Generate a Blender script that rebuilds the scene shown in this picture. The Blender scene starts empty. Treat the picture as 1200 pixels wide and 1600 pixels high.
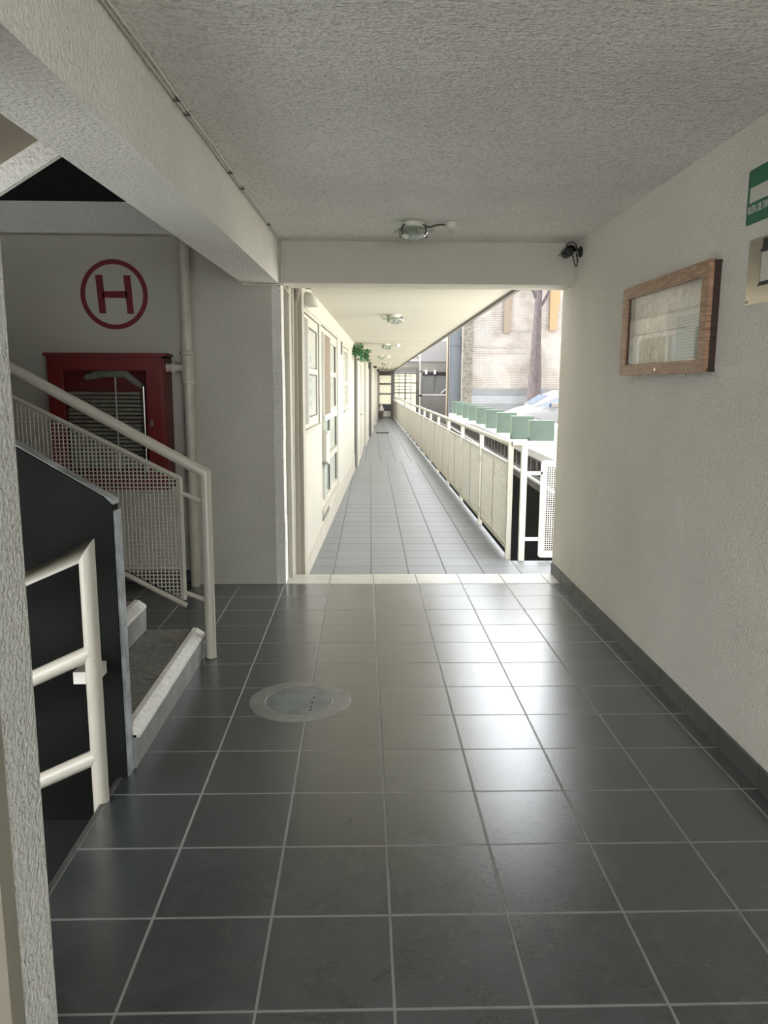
import bpy, bmesh, math, random
from mathutils import Vector, Matrix
random.seed(7)
PI = math.pi
S = bpy.context.scene
COL = S.collection

# ------------------------------------------------------------------ camera
cam_d = bpy.data.cameras.new('camera')
cam = bpy.data.objects.new('camera', cam_d); COL.objects.link(cam)
cam_d.sensor_fit = 'VERTICAL'; cam_d.sensor_height = 36.0; cam_d.lens = 36.0 * 1202 / 1600
cam_d.clip_start = 0.02; cam_d.clip_end = 300
PITCH, YAW, ROLL = math.radians(9.4), 0.0268, -0.0044
fwd = Vector((math.sin(YAW)*math.cos(PITCH), math.cos(YAW)*math.cos(PITCH), -math.sin(PITCH)))
rt = Vector((math.cos(YAW), -math.sin(YAW), 0)); dn = fwd.cross(rt)
r2 = rt*math.cos(ROLL) + dn*math.sin(ROLL); d2 = -rt*math.sin(ROLL) + dn*math.cos(ROLL)
M = Matrix((r2, -d2, -fwd)).transposed().to_4x4(); M.translation = Vector((0, 0, 1.5))
cam.matrix_world = M
S.camera = cam

# ------------------------------------------------------------------ world, sun, exposure
w = bpy.data.worlds.new('sky'); S.world = w; w.use_nodes = True
bg = w.node_tree.nodes['Background']
bg.inputs[0].default_value = (0.93, 0.965, 1.0, 1); bg.inputs[1].default_value = 2.0
sl = bpy.data.lights.new('sun', 'SUN'); sl.energy = 8.0; sl.angle = 0.01; sl.color = (1.0, 0.95, 0.86)
sun = bpy.data.objects.new('sun', sl); COL.objects.link(sun)
sun.rotation_euler = Vector((0.50, -0.06, -0.85)).to_track_quat('-Z', 'Y').to_euler()
S.view_settings.view_transform = 'Standard'; S.view_settings.look = 'None'
S.view_settings.gamma = 1; S.view_settings.use_curve_mapping = False
S.view_settings.exposure = 1.95

# ------------------------------------------------------------------ materials
MATS = {}
class NT:
    def __init__(s, name):
        s.m = bpy.data.materials.new(name); s.m.use_nodes = True; s.t = s.m.node_tree
        s.b = s.t.nodes['Principled BSDF']; MATS[name] = s.m
    def n(s, typ, **k):
        nd = s.t.nodes.new(typ)
        for a, v in k.items(): setattr(nd, a, v)
        return nd
    def l(s, a, b): s.t.links.new(a, b)
    def math(s, op, a, b=None, c=None):
        nd = s.n('ShaderNodeMath', operation=op)
        for i, v in enumerate((a, b, c)):
            if v is None: continue
            if isinstance(v, (int, float)): nd.inputs[i].default_value = v
            else: s.l(v, nd.inputs[i])
        return nd.outputs[0]
    def noise(s, scale, detail=3, vec=None, dist=0, rough=0.5):
        nd = s.n('ShaderNodeTexNoise'); nd.inputs['Scale'].default_value = scale
        nd.inputs['Detail'].default_value = detail; nd.inputs['Distortion'].default_value = dist
        nd.inputs['Roughness'].default_value = rough
        if vec is not None: s.l(vec, nd.inputs['Vector'])
        return nd.outputs[0]
    def ramp(s, f, stops):
        nd = s.n('ShaderNodeValToRGB'); e = nd.color_ramp.elements
        e[0].position, e[0].color = stops[0][0], (*stops[0][1], 1)
        e[1].position, e[1].color = stops[-1][0], (*stops[-1][1], 1)
        for p, c in stops[1:-1]:
            x = e.new(p); x.color = (*c, 1)
        s.l(f, nd.inputs[0]); return nd.outputs[0]
    def mix(s, f, a, b):
        nd = s.n('ShaderNodeMix', data_type='RGBA')
        if isinstance(f, (int, float)): nd.inputs[0].default_value = f
        else: s.l(f, nd.inputs[0])
        for i, v in ((6, a), (7, b)):
            if isinstance(v, tuple): nd.inputs[i].default_value = (*v, 1)
            else: s.l(v, nd.inputs[i])
        return nd.outputs[2]
    def bump(s, h, dist, strength=1.0, normal=None):
        nd = s.n('ShaderNodeBump'); nd.inputs['Strength'].default_value = strength
        nd.inputs['Distance'].default_value = dist; s.l(h, nd.inputs['Height'])
        if normal is not None: s.l(normal, nd.inputs['Normal'])
        return nd.outputs[0]
    def pos(s, scale=None):
        g = s.n('ShaderNodeNewGeometry').outputs['Position']
        if scale:
            m = s.n('ShaderNodeMapping'); m.inputs['Scale'].default_value = scale; s.l(g, m.inputs[0]); return m.outputs[0]
        return g

def plain(name, col, rough=0.6, metal=0.0, var=0.0, vscale=6.0, bump=0.0, bscale=60.0, spec=0.5, scale=None):
    k = NT(name); k.b.inputs['Roughness'].default_value = rough; k.b.inputs['Metallic'].default_value = metal
    k.b.inputs['Specular IOR Level'].default_value = spec
    k.b.inputs['Base Color'].default_value = (*col, 1)
    if var:
        f = k.noise(vscale, 4, k.pos(scale))
        a = tuple(max(0, c*(1-var)) for c in col); b = tuple(min(1, c*(1+var)) for c in col)
        k.l(k.ramp(f, [(0.3, a), (0.7, b)]), k.b.inputs['Base Color'])
    if bump:
        k.l(k.bump(k.noise(bscale, 3, k.pos(scale)), bump), k.b.inputs['Normal'])
    return k.m

def stucco(name, col, depth=0.006, scale=70, var=0.08, swirl=False, speck=0.0):
    k = NT(name); k.b.inputs['Roughness'].default_value = 0.9; k.b.inputs['Specular IOR Level'].default_value = 0.15
    p = k.pos(); big = k.noise(1.3, 4, p); med = k.noise(9, 3, p)
    a = tuple(c*(1-var) for c in col); b = tuple(min(1, c*(1+var)) for c in col)
    c1 = k.ramp(big, [(0.3, a), (0.7, b)])
    fine = k.noise(scale, 3, p, dist=0.6 if swirl else 0.2)
    if speck:
        c1 = k.mix(k.math('MULTIPLY', k.ramp(fine, [(0.34, (1, 1, 1)), (0.52, (0, 0, 0))]), speck), c1, tuple(c*0.55 for c in col))
    k.l(c1, k.b.inputs['Base Color'])
    h = fine
    if swirl:
        st = k.noise(6, 3, k.pos((1, 5, 1)), dist=1.4)
        h = k.math('ADD', fine, k.math('MULTIPLY', st, 0.7))
    h = k.math('ADD', h, k.math('MULTIPLY', med, 0.4))
    k.l(k.bump(h, depth), k.b.inputs['Normal'])
    return k.m

def tiles(name, s, x0, y0, shear, col, grout, gw=0.006, rough=0.3, section=None, row=None, cl=(0.8, 1.3), fb=0.34, ior=2.0, coat=0.25):
    k = NT(name)
    g = k.n('ShaderNodeNewGeometry'); sp = k.n('ShaderNodeSeparateXYZ'); k.l(g.outputs['Position'], sp.inputs[0])
    X, Y = sp.outputs[0], sp.outputs[1]
    xs = k.math('SUBTRACT', X, k.math('MULTIPLY', Y, shear))
    if section:   # a second field of tiles laid with shifted joints
        xs = k.math('ADD', xs, k.math('MULTIPLY', k.math('GREATER_THAN', Y, section[0]), section[1]))
    u = k.math('DIVIDE', k.math('SUBTRACT', xs, x0), s); v = k.math('DIVIDE', k.math('SUBTRACT', Y, y0), row or s)
    def edge(t):
        f = k.math('FRACT', t); return k.math('MINIMUM', f, k.math('SUBTRACT', 1.0, f))
    d = k.math('MULTIPLY', k.math('MINIMUM', edge(u), edge(v)), s)
    mr = k.n('ShaderNodeMapRange'); mr.inputs[1].default_value = gw*0.42; mr.inputs[2].default_value = gw*0.75
    k.l(d, mr.inputs[0]); isT = mr.outputs[0]
    cell = k.n('ShaderNodeCombineXYZ'); k.l(k.math('FLOOR', u), cell.inputs[0]); k.l(k.math('FLOOR', v), cell.inputs[1])
    wn = k.n('ShaderNodeTexWhiteNoise'); k.l(cell.outputs[0], wn.inputs[0])
    p = g.outputs['Position']
    cloud = k.noise(5, 5, p, dist=0.5, rough=0.65); fine = k.noise(190, 2, p)
    c = k.ramp(cloud, [(0.3, tuple(x*cl[0] for x in col)), (0.72, tuple(x*cl[1] for x in col))])
    c = k.mix(k.math('MULTIPLY', wn.outputs[0], 0.25), c, tuple(x*1.5 for x in col))
    k.l(k.mix(isT, grout, c), k.b.inputs['Base Color'])
    rr = k.math('ADD', k.math('MULTIPLY', cloud, 0.06), rough - 0.03)
    rr = k.math('ADD', rr, k.math('MULTIPLY', k.math('SUBTRACT', 1.0, isT), 0.5))
    k.l(rr, k.b.inputs['Roughness']); k.b.inputs['IOR'].default_value = ior; k.b.inputs['Coat Weight'].default_value = coat; k.b.inputs['Coat IOR'].default_value = 1.6; k.b.inputs['Coat Roughness'].default_value = 0.22
    h = k.math('ADD', k.math('MULTIPLY', isT, 1.0), k.math('MULTIPLY', fine, fb))
    h = k.math('ADD', h, k.math('MULTIPLY', k.noise(9, 1, p), 0.15*fb))
    k.l(k.bump(h, 0.0016), k.b.inputs['Normal'])
    return k.m

def brickmat(name):
    k = NT(name); k.b.inputs['Roughness'].default_value = 0.85
    g = k.pos(); sp = k.n('ShaderNodeSeparateXYZ'); k.l(g, sp.inputs[0])
    cb = k.n('ShaderNodeCombineXYZ'); k.l(sp.outputs[0], cb.inputs[0]); k.l(sp.outputs[2], cb.inputs[1])
    dis = k.n('ShaderNodeVectorMath', operation='ADD'); k.l(cb.outputs[0], dis.inputs[0])
    nv = k.n('ShaderNodeTexNoise'); nv.inputs['Scale'].default_value = 5; k.l(g, nv.inputs['Vector'])
    sc = k.n('ShaderNodeVectorMath', operation='SCALE'); k.l(nv.outputs['Color'], sc.inputs[0]); sc.inputs['Scale'].default_value = 0.05
    k.l(sc.outputs[0], dis.inputs[1])
    b = k.n('ShaderNodeTexBrick'); k.l(dis.outputs[0], b.inputs['Vector'])
    b.inputs['Scale'].default_value = 1; b.inputs['Brick Width'].default_value = 0.26; b.inputs['Row Height'].default_value = 0.078
    b.inputs['Mortar Size'].default_value = 0.010; b.inputs['Mortar Smooth'].default_value = 0.3
    patch = k.ramp(k.noise(0.7, 4, g, dist=0.5), [(0.50, (0, 0, 0)), (0.56, (1, 1, 1))])
    mort = k.math('MULTIPLY', b.outputs['Fac'], k.math('SUBTRACT', 1.0, k.math('MULTIPLY', patch, 0.75)))
    base = k.ramp(k.noise(1.6, 5, g), [(0.3, (0.145, 0.128, 0.112)), (0.5, (0.185, 0.166, 0.15)), (0.75, (0.21, 0.193, 0.178))])
    k.l(k.mix(k.math('MULTIPLY', mort, 0.6), base, (0.075, 0.06, 0.05)), k.b.inputs['Base Color'])
    k.l(k.bump(k.math('SUBTRACT', k.math('MULTIPLY', k.noise(9, 4, g), 0.5), mort), 0.02), k.b.inputs['Normal'])
    return k.m

def woodmat(name, a, b, scale=(3, 3, 30), rough=0.45):
    k = NT(name); k.b.inputs['Roughness'].default_value = rough
    f = k.noise(3, 5, k.pos(scale), dist=0.8)
    k.l(k.ramp(f, [(0.3, a), (0.7, b)]), k.b.inputs['Base Color'])
    k.l(k.bump(f, 0.001), k.b.inputs['Normal'])
    return k.m

def glassmat(name, tint=(1, 1, 1), rough=0.02, alpha=0.25):
    k = NT(name)
    tr = k.n('ShaderNodeBsdfTransparent'); tr.inputs[0].default_value = (*tint, 1)
    gl = k.n('ShaderNodeBsdfGlossy'); gl.inputs['Roughness'].default_value = rough
    lw = k.n('ShaderNodeLayerWeight'); lw.inputs[0].default_value = 0.5
    f = k.math('ADD', k.math('MULTIPLY', k.math('POWER', lw.outputs['Facing'], 5.0), 0.8), 0.015+alpha*0.05)
    mx = k.n('ShaderNodeMixShader'); k.l(f, mx.inputs[0]); k.l(tr.outputs[0], mx.inputs[1]); k.l(gl.outputs[0], mx.inputs[2])
    k.l(mx.outputs[0], k.t.nodes['Material Output'].inputs[0]); k.m.surface_render_method = 'BLENDED'
    return k.m

SHEAR_N = 0.0
m_floor = tiles('near_floor_tiles', 0.337, -0.5984, 1.648, 0.0, (0.050, 0.057, 0.062), (0.25, 0.25, 0.235), gw=0.0065, rough=0.25)
m_strip = tiles('threshold_tiles', 0.337, -0.5984, 1.648-0.02, 0.0, (0.42, 0.40, 0.35), (0.12, 0.12, 0.12), gw=0.006, rough=0.4)
m_cfloor = tiles('corridor_floor_tiles', 0.333, 0.063-0.0094*6.6, 6.53, 0.0094, (0.155, 0.160, 0.164), (0.095, 0.095, 0.093), gw=0.009, rough=0.42, section=(16.9, 0.12), row=0.34, cl=(0.95, 1.06), fb=0.03, ior=1.5, coat=0.0)
m_tilebase = plain('baseboard_tile', (0.085, 0.088, 0.085), 0.4, var=0.2, vscale=5)
m_ceil = stucco('ceiling_stucco', (0.88, 0.865, 0.80), 0.018, 62, 0.07, swirl=True, speck=0.42)
m_beam = stucco('beam_stucco', (0.88, 0.86, 0.785), 0.012, 70, 0.06, speck=0.16)
m_wall = stucco('wall_stucco', (0.80, 0.77, 0.69), 0.011, 80, 0.05, speck=0.08)
m_pillar = stucco('pillar_stucco', (0.60, 0.59, 0.54), 0.012, 90, 0.07, speck=0.25)
m_paint = plain('smooth_cream_paint', (0.66, 0.63, 0.55), 0.7, var=0.04, vscale=2, bump=0.002, bscale=25)
m_paintd = plain('greyed_hall_paint', (0.56, 0.54, 0.465), 0.7, var=0.08, vscale=1.5, bump=0.003, bscale=30)
m_cwall = plain('corridor_cream_paint', (0.47, 0.44, 0.36), 0.6, var=0.035, vscale=2, bump=0.002, bscale=15)
m_ccurb = plain('corridor_kerb_paint', (0.42, 0.385, 0.31), 0.65, var=0.05, vscale=4)
m_cceil = plain('corridor_ceiling_paint', (0.60, 0.57, 0.475), 0.6, var=0.05, vscale=0.8, scale=(0.3, 2, 1))
m_white = plain('white_enamel', (0.78, 0.75, 0.66), 0.32, var=0.03, vscale=8)
m_rail = plain('cream_enamel_rail', (0.56, 0.53, 0.44), 0.3, var=0.03, vscale=6)
m_screen = plain('cream_wire_screen', (0.50, 0.475, 0.40), 0.5)
m_pipe = plain('aged_pipe_paint', (0.60, 0.57, 0.47), 0.35, var=0.12, vscale=9)
m_red = plain('red_cabinet_enamel', (0.17, 0.010, 0.010), 0.4, var=0.15, vscale=4)
m_redp = plain('dark_red_wall_paint', (0.20, 0.008, 0.012), 0.6, var=0.1, vscale=10)
m_dark = plain('dark_grey_paint', (0.011, 0.0115, 0.010), 0.75, spec=0.08, var=0.25, vscale=4, bump=0.002, bscale=12)
m_worn = plain('worn_light_edge', (0.34, 0.37, 0.37), 0.4, var=0.45, vscale=14, bump=0.003, bscale=40)
m_black = plain('black_rubber', (0.012, 0.012, 0.012), 0.45)
m_void = plain('baked_shade_black', (0.014, 0.014, 0.013), 0.95)  # near-black base colour stands in for the shade of unlit depths
m_step = plain('worn_terrazzo', (0.21, 0.20, 0.18), 0.55, var=0.35, vscale=30, bump=0.003, bscale=50)
m_riser = plain('painted_riser', (0.30, 0.30, 0.28), 0.5, var=0.2, vscale=7)
m_nose = plain('nosing_glint_white', (0.90, 0.89, 0.84), 0.25, var=0.12, vscale=35, bump=0.003, bscale=60)  # near-white base colour paints the skylight glint on the lowest nosings
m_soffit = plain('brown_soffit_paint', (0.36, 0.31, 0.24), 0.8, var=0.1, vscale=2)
m_doorfr = plain('beige_door_frame_paint', (0.24, 0.215, 0.165), 0.7, var=0.12, vscale=4)
m_glass = glassmat('clear_glass')
m_greenglass = glassmat('greenish_lamp_glass', (0.86, 0.92, 0.88), 0.05, 1.0)
m_bowl = glassmat('lamp_bowl_glass', (0.85, 0.90, 0.87), 0.12, 5.0)
m_steel = plain('brushed_steel', (0.62, 0.58, 0.50), 0.22, 1.0)
m_chrome = plain('grey_metal', (0.35, 0.34, 0.32), 0.35, 0.8)
m_wood = woodmat('brown_frame_wood', (0.25, 0.125, 0.068), (0.52, 0.33, 0.21))
m_wooddk = woodmat('dark_frame_edge', (0.03, 0.014, 0.01), (0.06, 0.03, 0.02))
m_paper = plain('crumpled_beige_plastic', (0.84, 0.80, 0.68), 0.28, var=0.12, vscale=14, bump=0.03, bscale=9)
m_sheet = plain('pale_paper', (0.66, 0.65, 0.58), 0.6, var=0.05, vscale=20)
m_green = plain('sign_green', (0.015, 0.15, 0.075), 0.4)
m_greyhose = plain('folded_canvas_hose', (0.22, 0.23, 0.18), 0.8, var=0.2, vscale=20)
m_fin = plain('green_painted_concrete', (0.035, 0.058, 0.041), 0.6, var=0.12, vscale=5, scale=(1, 1, 6))
m_ledgew = plain('sunlit_white_ledge', (0.50, 0.49, 0.475), 0.7, var=0.04, vscale=4)
m_upper = plain('pale_grey_render', (0.22, 0.21, 0.21), 0.8, var=0.06, vscale=1)
m_shutter = plain('shutter_grey', (0.14, 0.14, 0.13), 0.6, var=0.1, vscale=2, scale=(6, 1, .3))
m_block = plain('grey_breeze_block', (0.14, 0.13, 0.12), 0.9, var=0.2, vscale=8, bump=0.004, bscale=60)
m_lot = plain('pale_lot_concrete', (0.50, 0.48, 0.44), 0.9, var=0.1, vscale=2)
m_asph = plain('grey_asphalt', (0.10, 0.10, 0.10), 0.9, var=0.15, vscale=3)
m_brick = brickmat('whitewashed_brick')
m_dado = plain('blue_grey_dado', (0.085, 0.088, 0.092), 0.8, var=0.1, vscale=1.5)
m_dado2 = plain('pale_blue_dado', (0.125, 0.13, 0.138), 0.8, var=0.08, vscale=1.5)
m_conc = plain('grey_concrete', (0.165, 0.155, 0.14), 0.9, var=0.12, vscale=1.2, bump=0.006, bscale=8)
m_stone = plain('rough_grey_stone', (0.085, 0.077, 0.064), 0.95, var=0.45, vscale=7, bump=0.05, bscale=7, scale=(1, 1, 3))
m_bluep = plain('blue_grey_sheet', (0.072, 0.08, 0.09), 0.7, var=0.08, vscale=3, scale=(8, 1, 1))
m_bark = plain('dark_purple_brown_bark', (0.034, 0.025, 0.027), 0.9, var=0.35, vscale=5, bump=0.03, bscale=12, scale=(2, 2, 1))
m_timber = woodmat('orange_timber', (0.13, 0.075, 0.033), (0.19, 0.12, 0.055), rough=0.7)
m_timberg = woodmat('grey_timber', (0.075, 0.058, 0.042), (0.13, 0.105, 0.075), rough=0.8)
m_car = plain('silver_white_car_paint', (0.075, 0.075, 0.077), 0.3, 0.1)
m_carglass = plain('car_window_glass', (0.03, 0.05, 0.09), 0.03, spec=1.0)
m_leaf = plain('green_leaf', (0.035, 0.16, 0.045), 0.5, var=0.5, vscale=12)
m_pane = plain('blind_behind_glass', (0.44, 0.45, 0.37), 0.25, var=0.08, vscale=8, scale=(1, 6, 1))
m_panegr = plain('grey_panel_paint', (0.20, 0.19, 0.155), 0.6, var=0.05, vscale=3)
m_panebr = plain('brown_board', (0.175, 0.13, 0.078), 0.7, var=0.12, vscale=9)
m_panegn = plain('pale_green_glass_pane', (0.46, 0.52, 0.46), 0.1, var=0.05, vscale=5)
m_seal = plain('dark_window_seal', (0.08, 0.075, 0.06), 0.6)
m_mark = plain('pale_cement_ring', (0.30, 0.30, 0.28), 0.3, var=0.15, vscale=18, bump=0.002, bscale=70)
m_mark2 = plain('bluish_cement_disc', (0.22, 0.25, 0.255), 0.3, var=0.2, vscale=12, bump=0.002, bscale=70)
m_pot = plain('brown_bin_plastic', (0.16, 0.13, 0.10), 0.6, var=0.2, vscale=9)

k = NT('frosted_backlit_pane')
tl = k.n('ShaderNodeBsdfTranslucent'); tl.inputs[0].default_value = (0.60, 0.575, 0.49, 1)
df = k.n('ShaderNodeBsdfDiffuse'); df.inputs[0].default_value = (0.60, 0.575, 0.49, 1)
mx = k.n('ShaderNodeMixShader'); mx.inputs[0].default_value = 0.35
k.l(tl.outputs[0], mx.inputs[1]); k.l(df.outputs[0], mx.inputs[2]); k.l(mx.outputs[0], k.t.nodes['Material Output'].inputs[0])
m_frost = k.m

# ------------------------------------------------------------------ mesh helpers
class MB:
    def __init__(s): s.b = bmesh.new()
    def quadbox(s, P):   # 8 points: bottom 4 ccw, top 4 ccw
        v = [s.b.verts.new(p) for p in P]
        for f in ((3, 2, 1, 0), (4, 5, 6, 7), (0, 1, 5, 4), (1, 2, 6, 5), (2, 3, 7, 6), (3, 0, 4, 7)):
            s.b.faces.new([v[i] for i in f])
        return s
    def box(s, x0, x1, y0, y1, z0, z1, bev=0.0, f=None):
        P = [(x0, y0, z0), (x1, y0, z0), (x1, y1, z0), (x0, y1, z0), (x0, y0, z1), (x1, y0, z1), (x1, y1, z1), (x0, y1, z1)]
        if f: P = [f(*p) for p in P]
        if bev:
            t = bmesh.new(); v = [t.verts.new(p) for p in P]
            for q in ((3, 2, 1, 0), (4, 5, 6, 7), (0, 1, 5, 4), (1, 2, 6, 5), (2, 3, 7, 6), (3, 0, 4, 7)): t.faces.new([v[i] for i in q])
            bmesh.ops.bevel(t, geom=list(t.edges), offset=bev, segments=2, affect='EDGES', profile=0.7)
            mp = {q: s.b.verts.new(q.co) for q in t.verts}
            for q in t.faces: s.b.faces.new([mp[x] for x in q.verts])
            t.free(); return s
        return s.quadbox(P)
    def prism(s, poly, ext):     # poly: list of 3d points, ext: extrusion vector
        e = Vector(ext); a = [s.b.verts.new(p) for p in poly]; b = [s.b.verts.new(Vector(p)+e) for p in poly]
        s.b.faces.new(a[::-1]); s.b.faces.new(b); n = len(a)
        for i in range(n): s.b.faces.new((a[i], a[(i+1) % n], b[(i+1) % n], b[i]))
        return s
    def ring(s, c, ax, up, r, n):
        u = up.normalized(); v = ax.cross(u).normalized()
        return [s.b.verts.new(c + (u*math.cos(2*PI*i/n) + v*math.sin(2*PI*i/n))*r) for i in range(n)]
    def tube(s, pts, r, n=12, cap=True):
        pts = [Vector(p) for p in pts]; rs = r if isinstance(r, (list, tuple)) else [r]*len(pts)
        rings = []; up = None
        for i, p in enumerate(pts):
            d0 = (p - pts[i-1]).normalized() if i else None; d1 = (pts[i+1]-p).normalized() if i < len(pts)-1 else None
            t = (d0 + d1).normalized() if d0 and d1 else (d0 or d1)
            ref = d1 or d0
            if up is None:
                up = Vector((0, 0, 1)) if abs(ref.z) < 0.9 else Vector((1, 0, 0))
            sec = d0 or d1
            u = (up - sec*up.dot(sec)).normalized(); v = sec.cross(u); ring = []
            for k_ in range(n):
                o = u*math.cos(2*PI*k_/n)*rs[i] + v*math.sin(2*PI*k_/n)*rs[i]
                if d0 and d1:    # mitre onto the bisecting plane
                    o = o - sec*(o.dot(t)/sec.dot(t)) if abs(sec.dot(t)) > 0.25 else o
                ring.append(s.b.verts.new(p+o))
            rings.append(ring); up = u
        for a, b in zip(rings, rings[1:]):
            for k_ in range(n): s.b.faces.new((a[k_], a[(k_+1) % n], b[(k_+1) % n], b[k_]))
        if cap: s.b.faces.new(rings[0][::-1]); s.b.faces.new(rings[-1])
        return s
    def lathe(s, prof, c=(0, 0, 0), n=28, axis='z', cap=True):
        c = Vector(c); rings = []
        for r, h in prof:
            row = []
            for k_ in range(n):
                a = 2*PI*k_/n; p = (r*math.cos(a), r*math.sin(a), h)
                if axis == 'x': p = (h, p[0], p[1])
                if axis == 'y': p = (p[0], h, p[1])
                row.append(s.b.verts.new(c+Vector(p)))
            rings.append(row)
        for a, b in zip(rings, rings[1:]):
            for k_ in range(n): s.b.faces.new((a[k_], a[(k_+1) % n], b[(k_+1) % n], b[k_]))
        if cap: s.b.faces.new(rings[0][::-1]); s.b.faces.new(rings[-1])
        return s
    def build(s, name, mat, parent=None, smooth=False, loc=None):
        bmesh.ops.recalc_face_normals(s.b, faces=s.b.faces)
        me = bpy.data.meshes.new(name); s.b.to_mesh(me); s.b.free()
        for m in (mat if isinstance(mat, (list, tuple)) else [mat]): me.materials.append(m)
        o = bpy.data.objects.new(name, me); COL.objects.link(o)
        if smooth:
            for p in me.polygons: p.use_smooth = True
            md = o.modifiers.new('edge_split', 'EDGE_SPLIT'); md.split_angle = math.radians(38)
        if parent is not None: o.parent = parent
        if loc is not None: o.location = loc
        return o

def struct(name, mb, mat, label=None, category=None):
    o = mb.build(name, mat); o['kind'] = 'structure'
    if label: o['label'] = label; o['category'] = category or name.split('_')[0]
    return o
def thing(name, label, cat, loc=(0, 0, 0), group=None):
    o = bpy.data.objects.new(name, None); COL.objects.link(o); o.location = loc; o.empty_display_size = 0.1
    o['label'] = label; o['category'] = cat
    if group: o['group'] = group
    return o
def tag(o, label, cat, group=None):
    o['label'] = label; o['category'] = cat
    if group: o['group'] = group
    return o
def dup(root, loc, label, group=None):
    r = root.copy(); COL.objects.link(r); r.location = loc; r['label'] = label
    if group: r['group'] = group
    for ch in list(root.children):
        c = ch.copy(); COL.objects.link(c); c.parent = r
        for g_ in list(ch.children):
            d = g_.copy(); COL.objects.link(d); d.parent = c
    return r

# ================================================================== SETTING: near hall
CE = 2.505
struct('floor', MB().box(-0.94, 1.56, -1.0, 5.705, -0.30, 0).box(-4.0, -0.94, 4.10, 5.9, -0.30, 0).box(-0.94, -0.60, 5.705, 5.9, -0.30, 0)
       .box(-4.0, -0.94, 2.86, 4.10, -0.30, 0), m_floor, 'dark grey square floor tiles of the near hall', 'floor')
struct('floor_step', MB().box(-0.62, 1.56, 5.705, 6.0, -0.30, 0.001), m_strip, 'pale tile strip at the step down into the corridor', 'floor')
struct('trim_1', MB().box(-0.952, -0.936, 1.4, 2.79, -0.30, 0.002), m_tilebase, 'tiled edge strip beside the stair opening', 'trim')
struct('ceiling', MB().box(-0.80, 1.80, -4.5, 6.0, CE, CE+0.3), m_ceil, 'rough grey stucco ceiling of the near hall', 'ceiling')  # rear overhang is an added canopy, unseen, cutting sky light from behind
def rwx(y): return 1.476 + 0.0083*y
struct('wall_right', MB().quadbox([(rwx(-1), -1, -.3), (1.80, -1, -.3), (1.80, 6.05, -.3), (rwx(6.05), 6.05, -.3),
       (rwx(-1), -1, 2.6), (1.80, -1, 2.6), (1.80, 6.05, 2.6), (rwx(6.05), 6.05, 2.6)]), m_wall, 'beige stucco wall on the right', 'wall')
y = 1.648 - 0.337*7; mb = MB()
while y < 6.0:
    a, b = y+0.002, min(y+0.335, 6.062)
    mb.quadbox([(rwx(a)-.013, a, 0.0), (rwx(a)+.02, a, 0), (rwx(b)+.02, b, 0), (rwx(b)-.013, b, 0),
                (rwx(a)-.013, a, .088), (rwx(a)+.02, a, .088), (rwx(b)+.02, b, .088), (rwx(b)-.013, b, .088)])
    y += 0.337
struct('baseboard_right', mb, m_tilebase, 'dark tile baseboard along the right wall', 'baseboard')
# longitudinal beam on the left, slightly out of square with the hall
def bx(y, x0): return x0 + 0.0300*(y-5.71)
struct('trim_2', MB().quadbox([(bx(-1, -.865), -1, 2.21), (bx(-1, -.605), -1, 2.21), (-.605, 5.75, 2.21), (-.865, 5.75, 2.21),
       (bx(-1, -.865), -1, 2.7), (bx(-1, -.595), -1, 2.7), (-.595, 5.75, 2.7), (-.865, 5.75, 2.7)]), m_beam, 'long stucco beam running overhead on the left', 'beam')
struct('trim_3', MB().box(-.63, 1.62, 5.71, 6.02, 2.215, 2.62), m_paint, 'cross beam over the corridor entrance', 'beam')
# hall walls to the left
struct('wall_back', MB().box(-4.2, -1.28, 5.80, 6.05, -.3, 2.62), m_paintd, 'dim wall with the red painted letter', 'wall')
struct('wall_pier', MB().box(-1.29, -.655, 5.71, 6.03, -.2, 2.62), m_paintd, 'plastered pier beside the corridor entrance', 'wall')
mb = MB()
for z0, z1, jit in [(-.14, .5, .004), (.5, 1.1, -.003), (1.1, 1.7, .003), (1.7, 2.215, -.002)]:
    mb.box(-.66, -.592+jit*.4, 5.705, 5.90, z0, z1)
struct('trim_4', mb, m_beam, 'chipped stucco edge of the pier', 'trim')
struct('trim_5', MB().box(-.66, -.555, 5.90, 6.12, -.14, 2.28), m_cwall, 'cream jamb of the corridor entrance', 'trim')
struct('wall_left', MB().box(-4.2, -4.0, 1.2, 6.0, -3, 5.2), m_paintd, 'stairwell side wall', 'wall')
struct('trim_24', MB().box(-4.1, -.70, 5.70, 5.82, 2.54, 2.752), m_beam, 'lighter lintel band above the back wall', 'trim')
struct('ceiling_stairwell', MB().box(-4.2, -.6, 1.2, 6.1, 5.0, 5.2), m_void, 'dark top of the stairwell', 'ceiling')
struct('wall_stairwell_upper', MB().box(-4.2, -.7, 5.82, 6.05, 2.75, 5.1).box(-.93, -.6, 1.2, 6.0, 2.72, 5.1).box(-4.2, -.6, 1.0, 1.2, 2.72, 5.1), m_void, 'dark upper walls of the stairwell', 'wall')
# return flight above: soffit and its white stringer
def sofz(x): return 2.262 + 0.60*(x+1.02)
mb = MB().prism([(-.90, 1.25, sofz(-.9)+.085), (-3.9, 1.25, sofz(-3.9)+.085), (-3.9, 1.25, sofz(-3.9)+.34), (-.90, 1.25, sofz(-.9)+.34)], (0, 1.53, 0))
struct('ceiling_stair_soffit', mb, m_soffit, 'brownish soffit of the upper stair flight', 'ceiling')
mb = MB().prism([(-.98, 2.78, sofz(-.98)), (-3.9, 2.78, sofz(-3.9)), (-3.9, 2.78, sofz(-3.9)+.9), (-.98, 2.78, sofz(-.98)+.9)], (0, .025, 0))
struct('trim_6', mb, m_beam, 'white stringer edge of the upper stair flight', 'trim')
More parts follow.
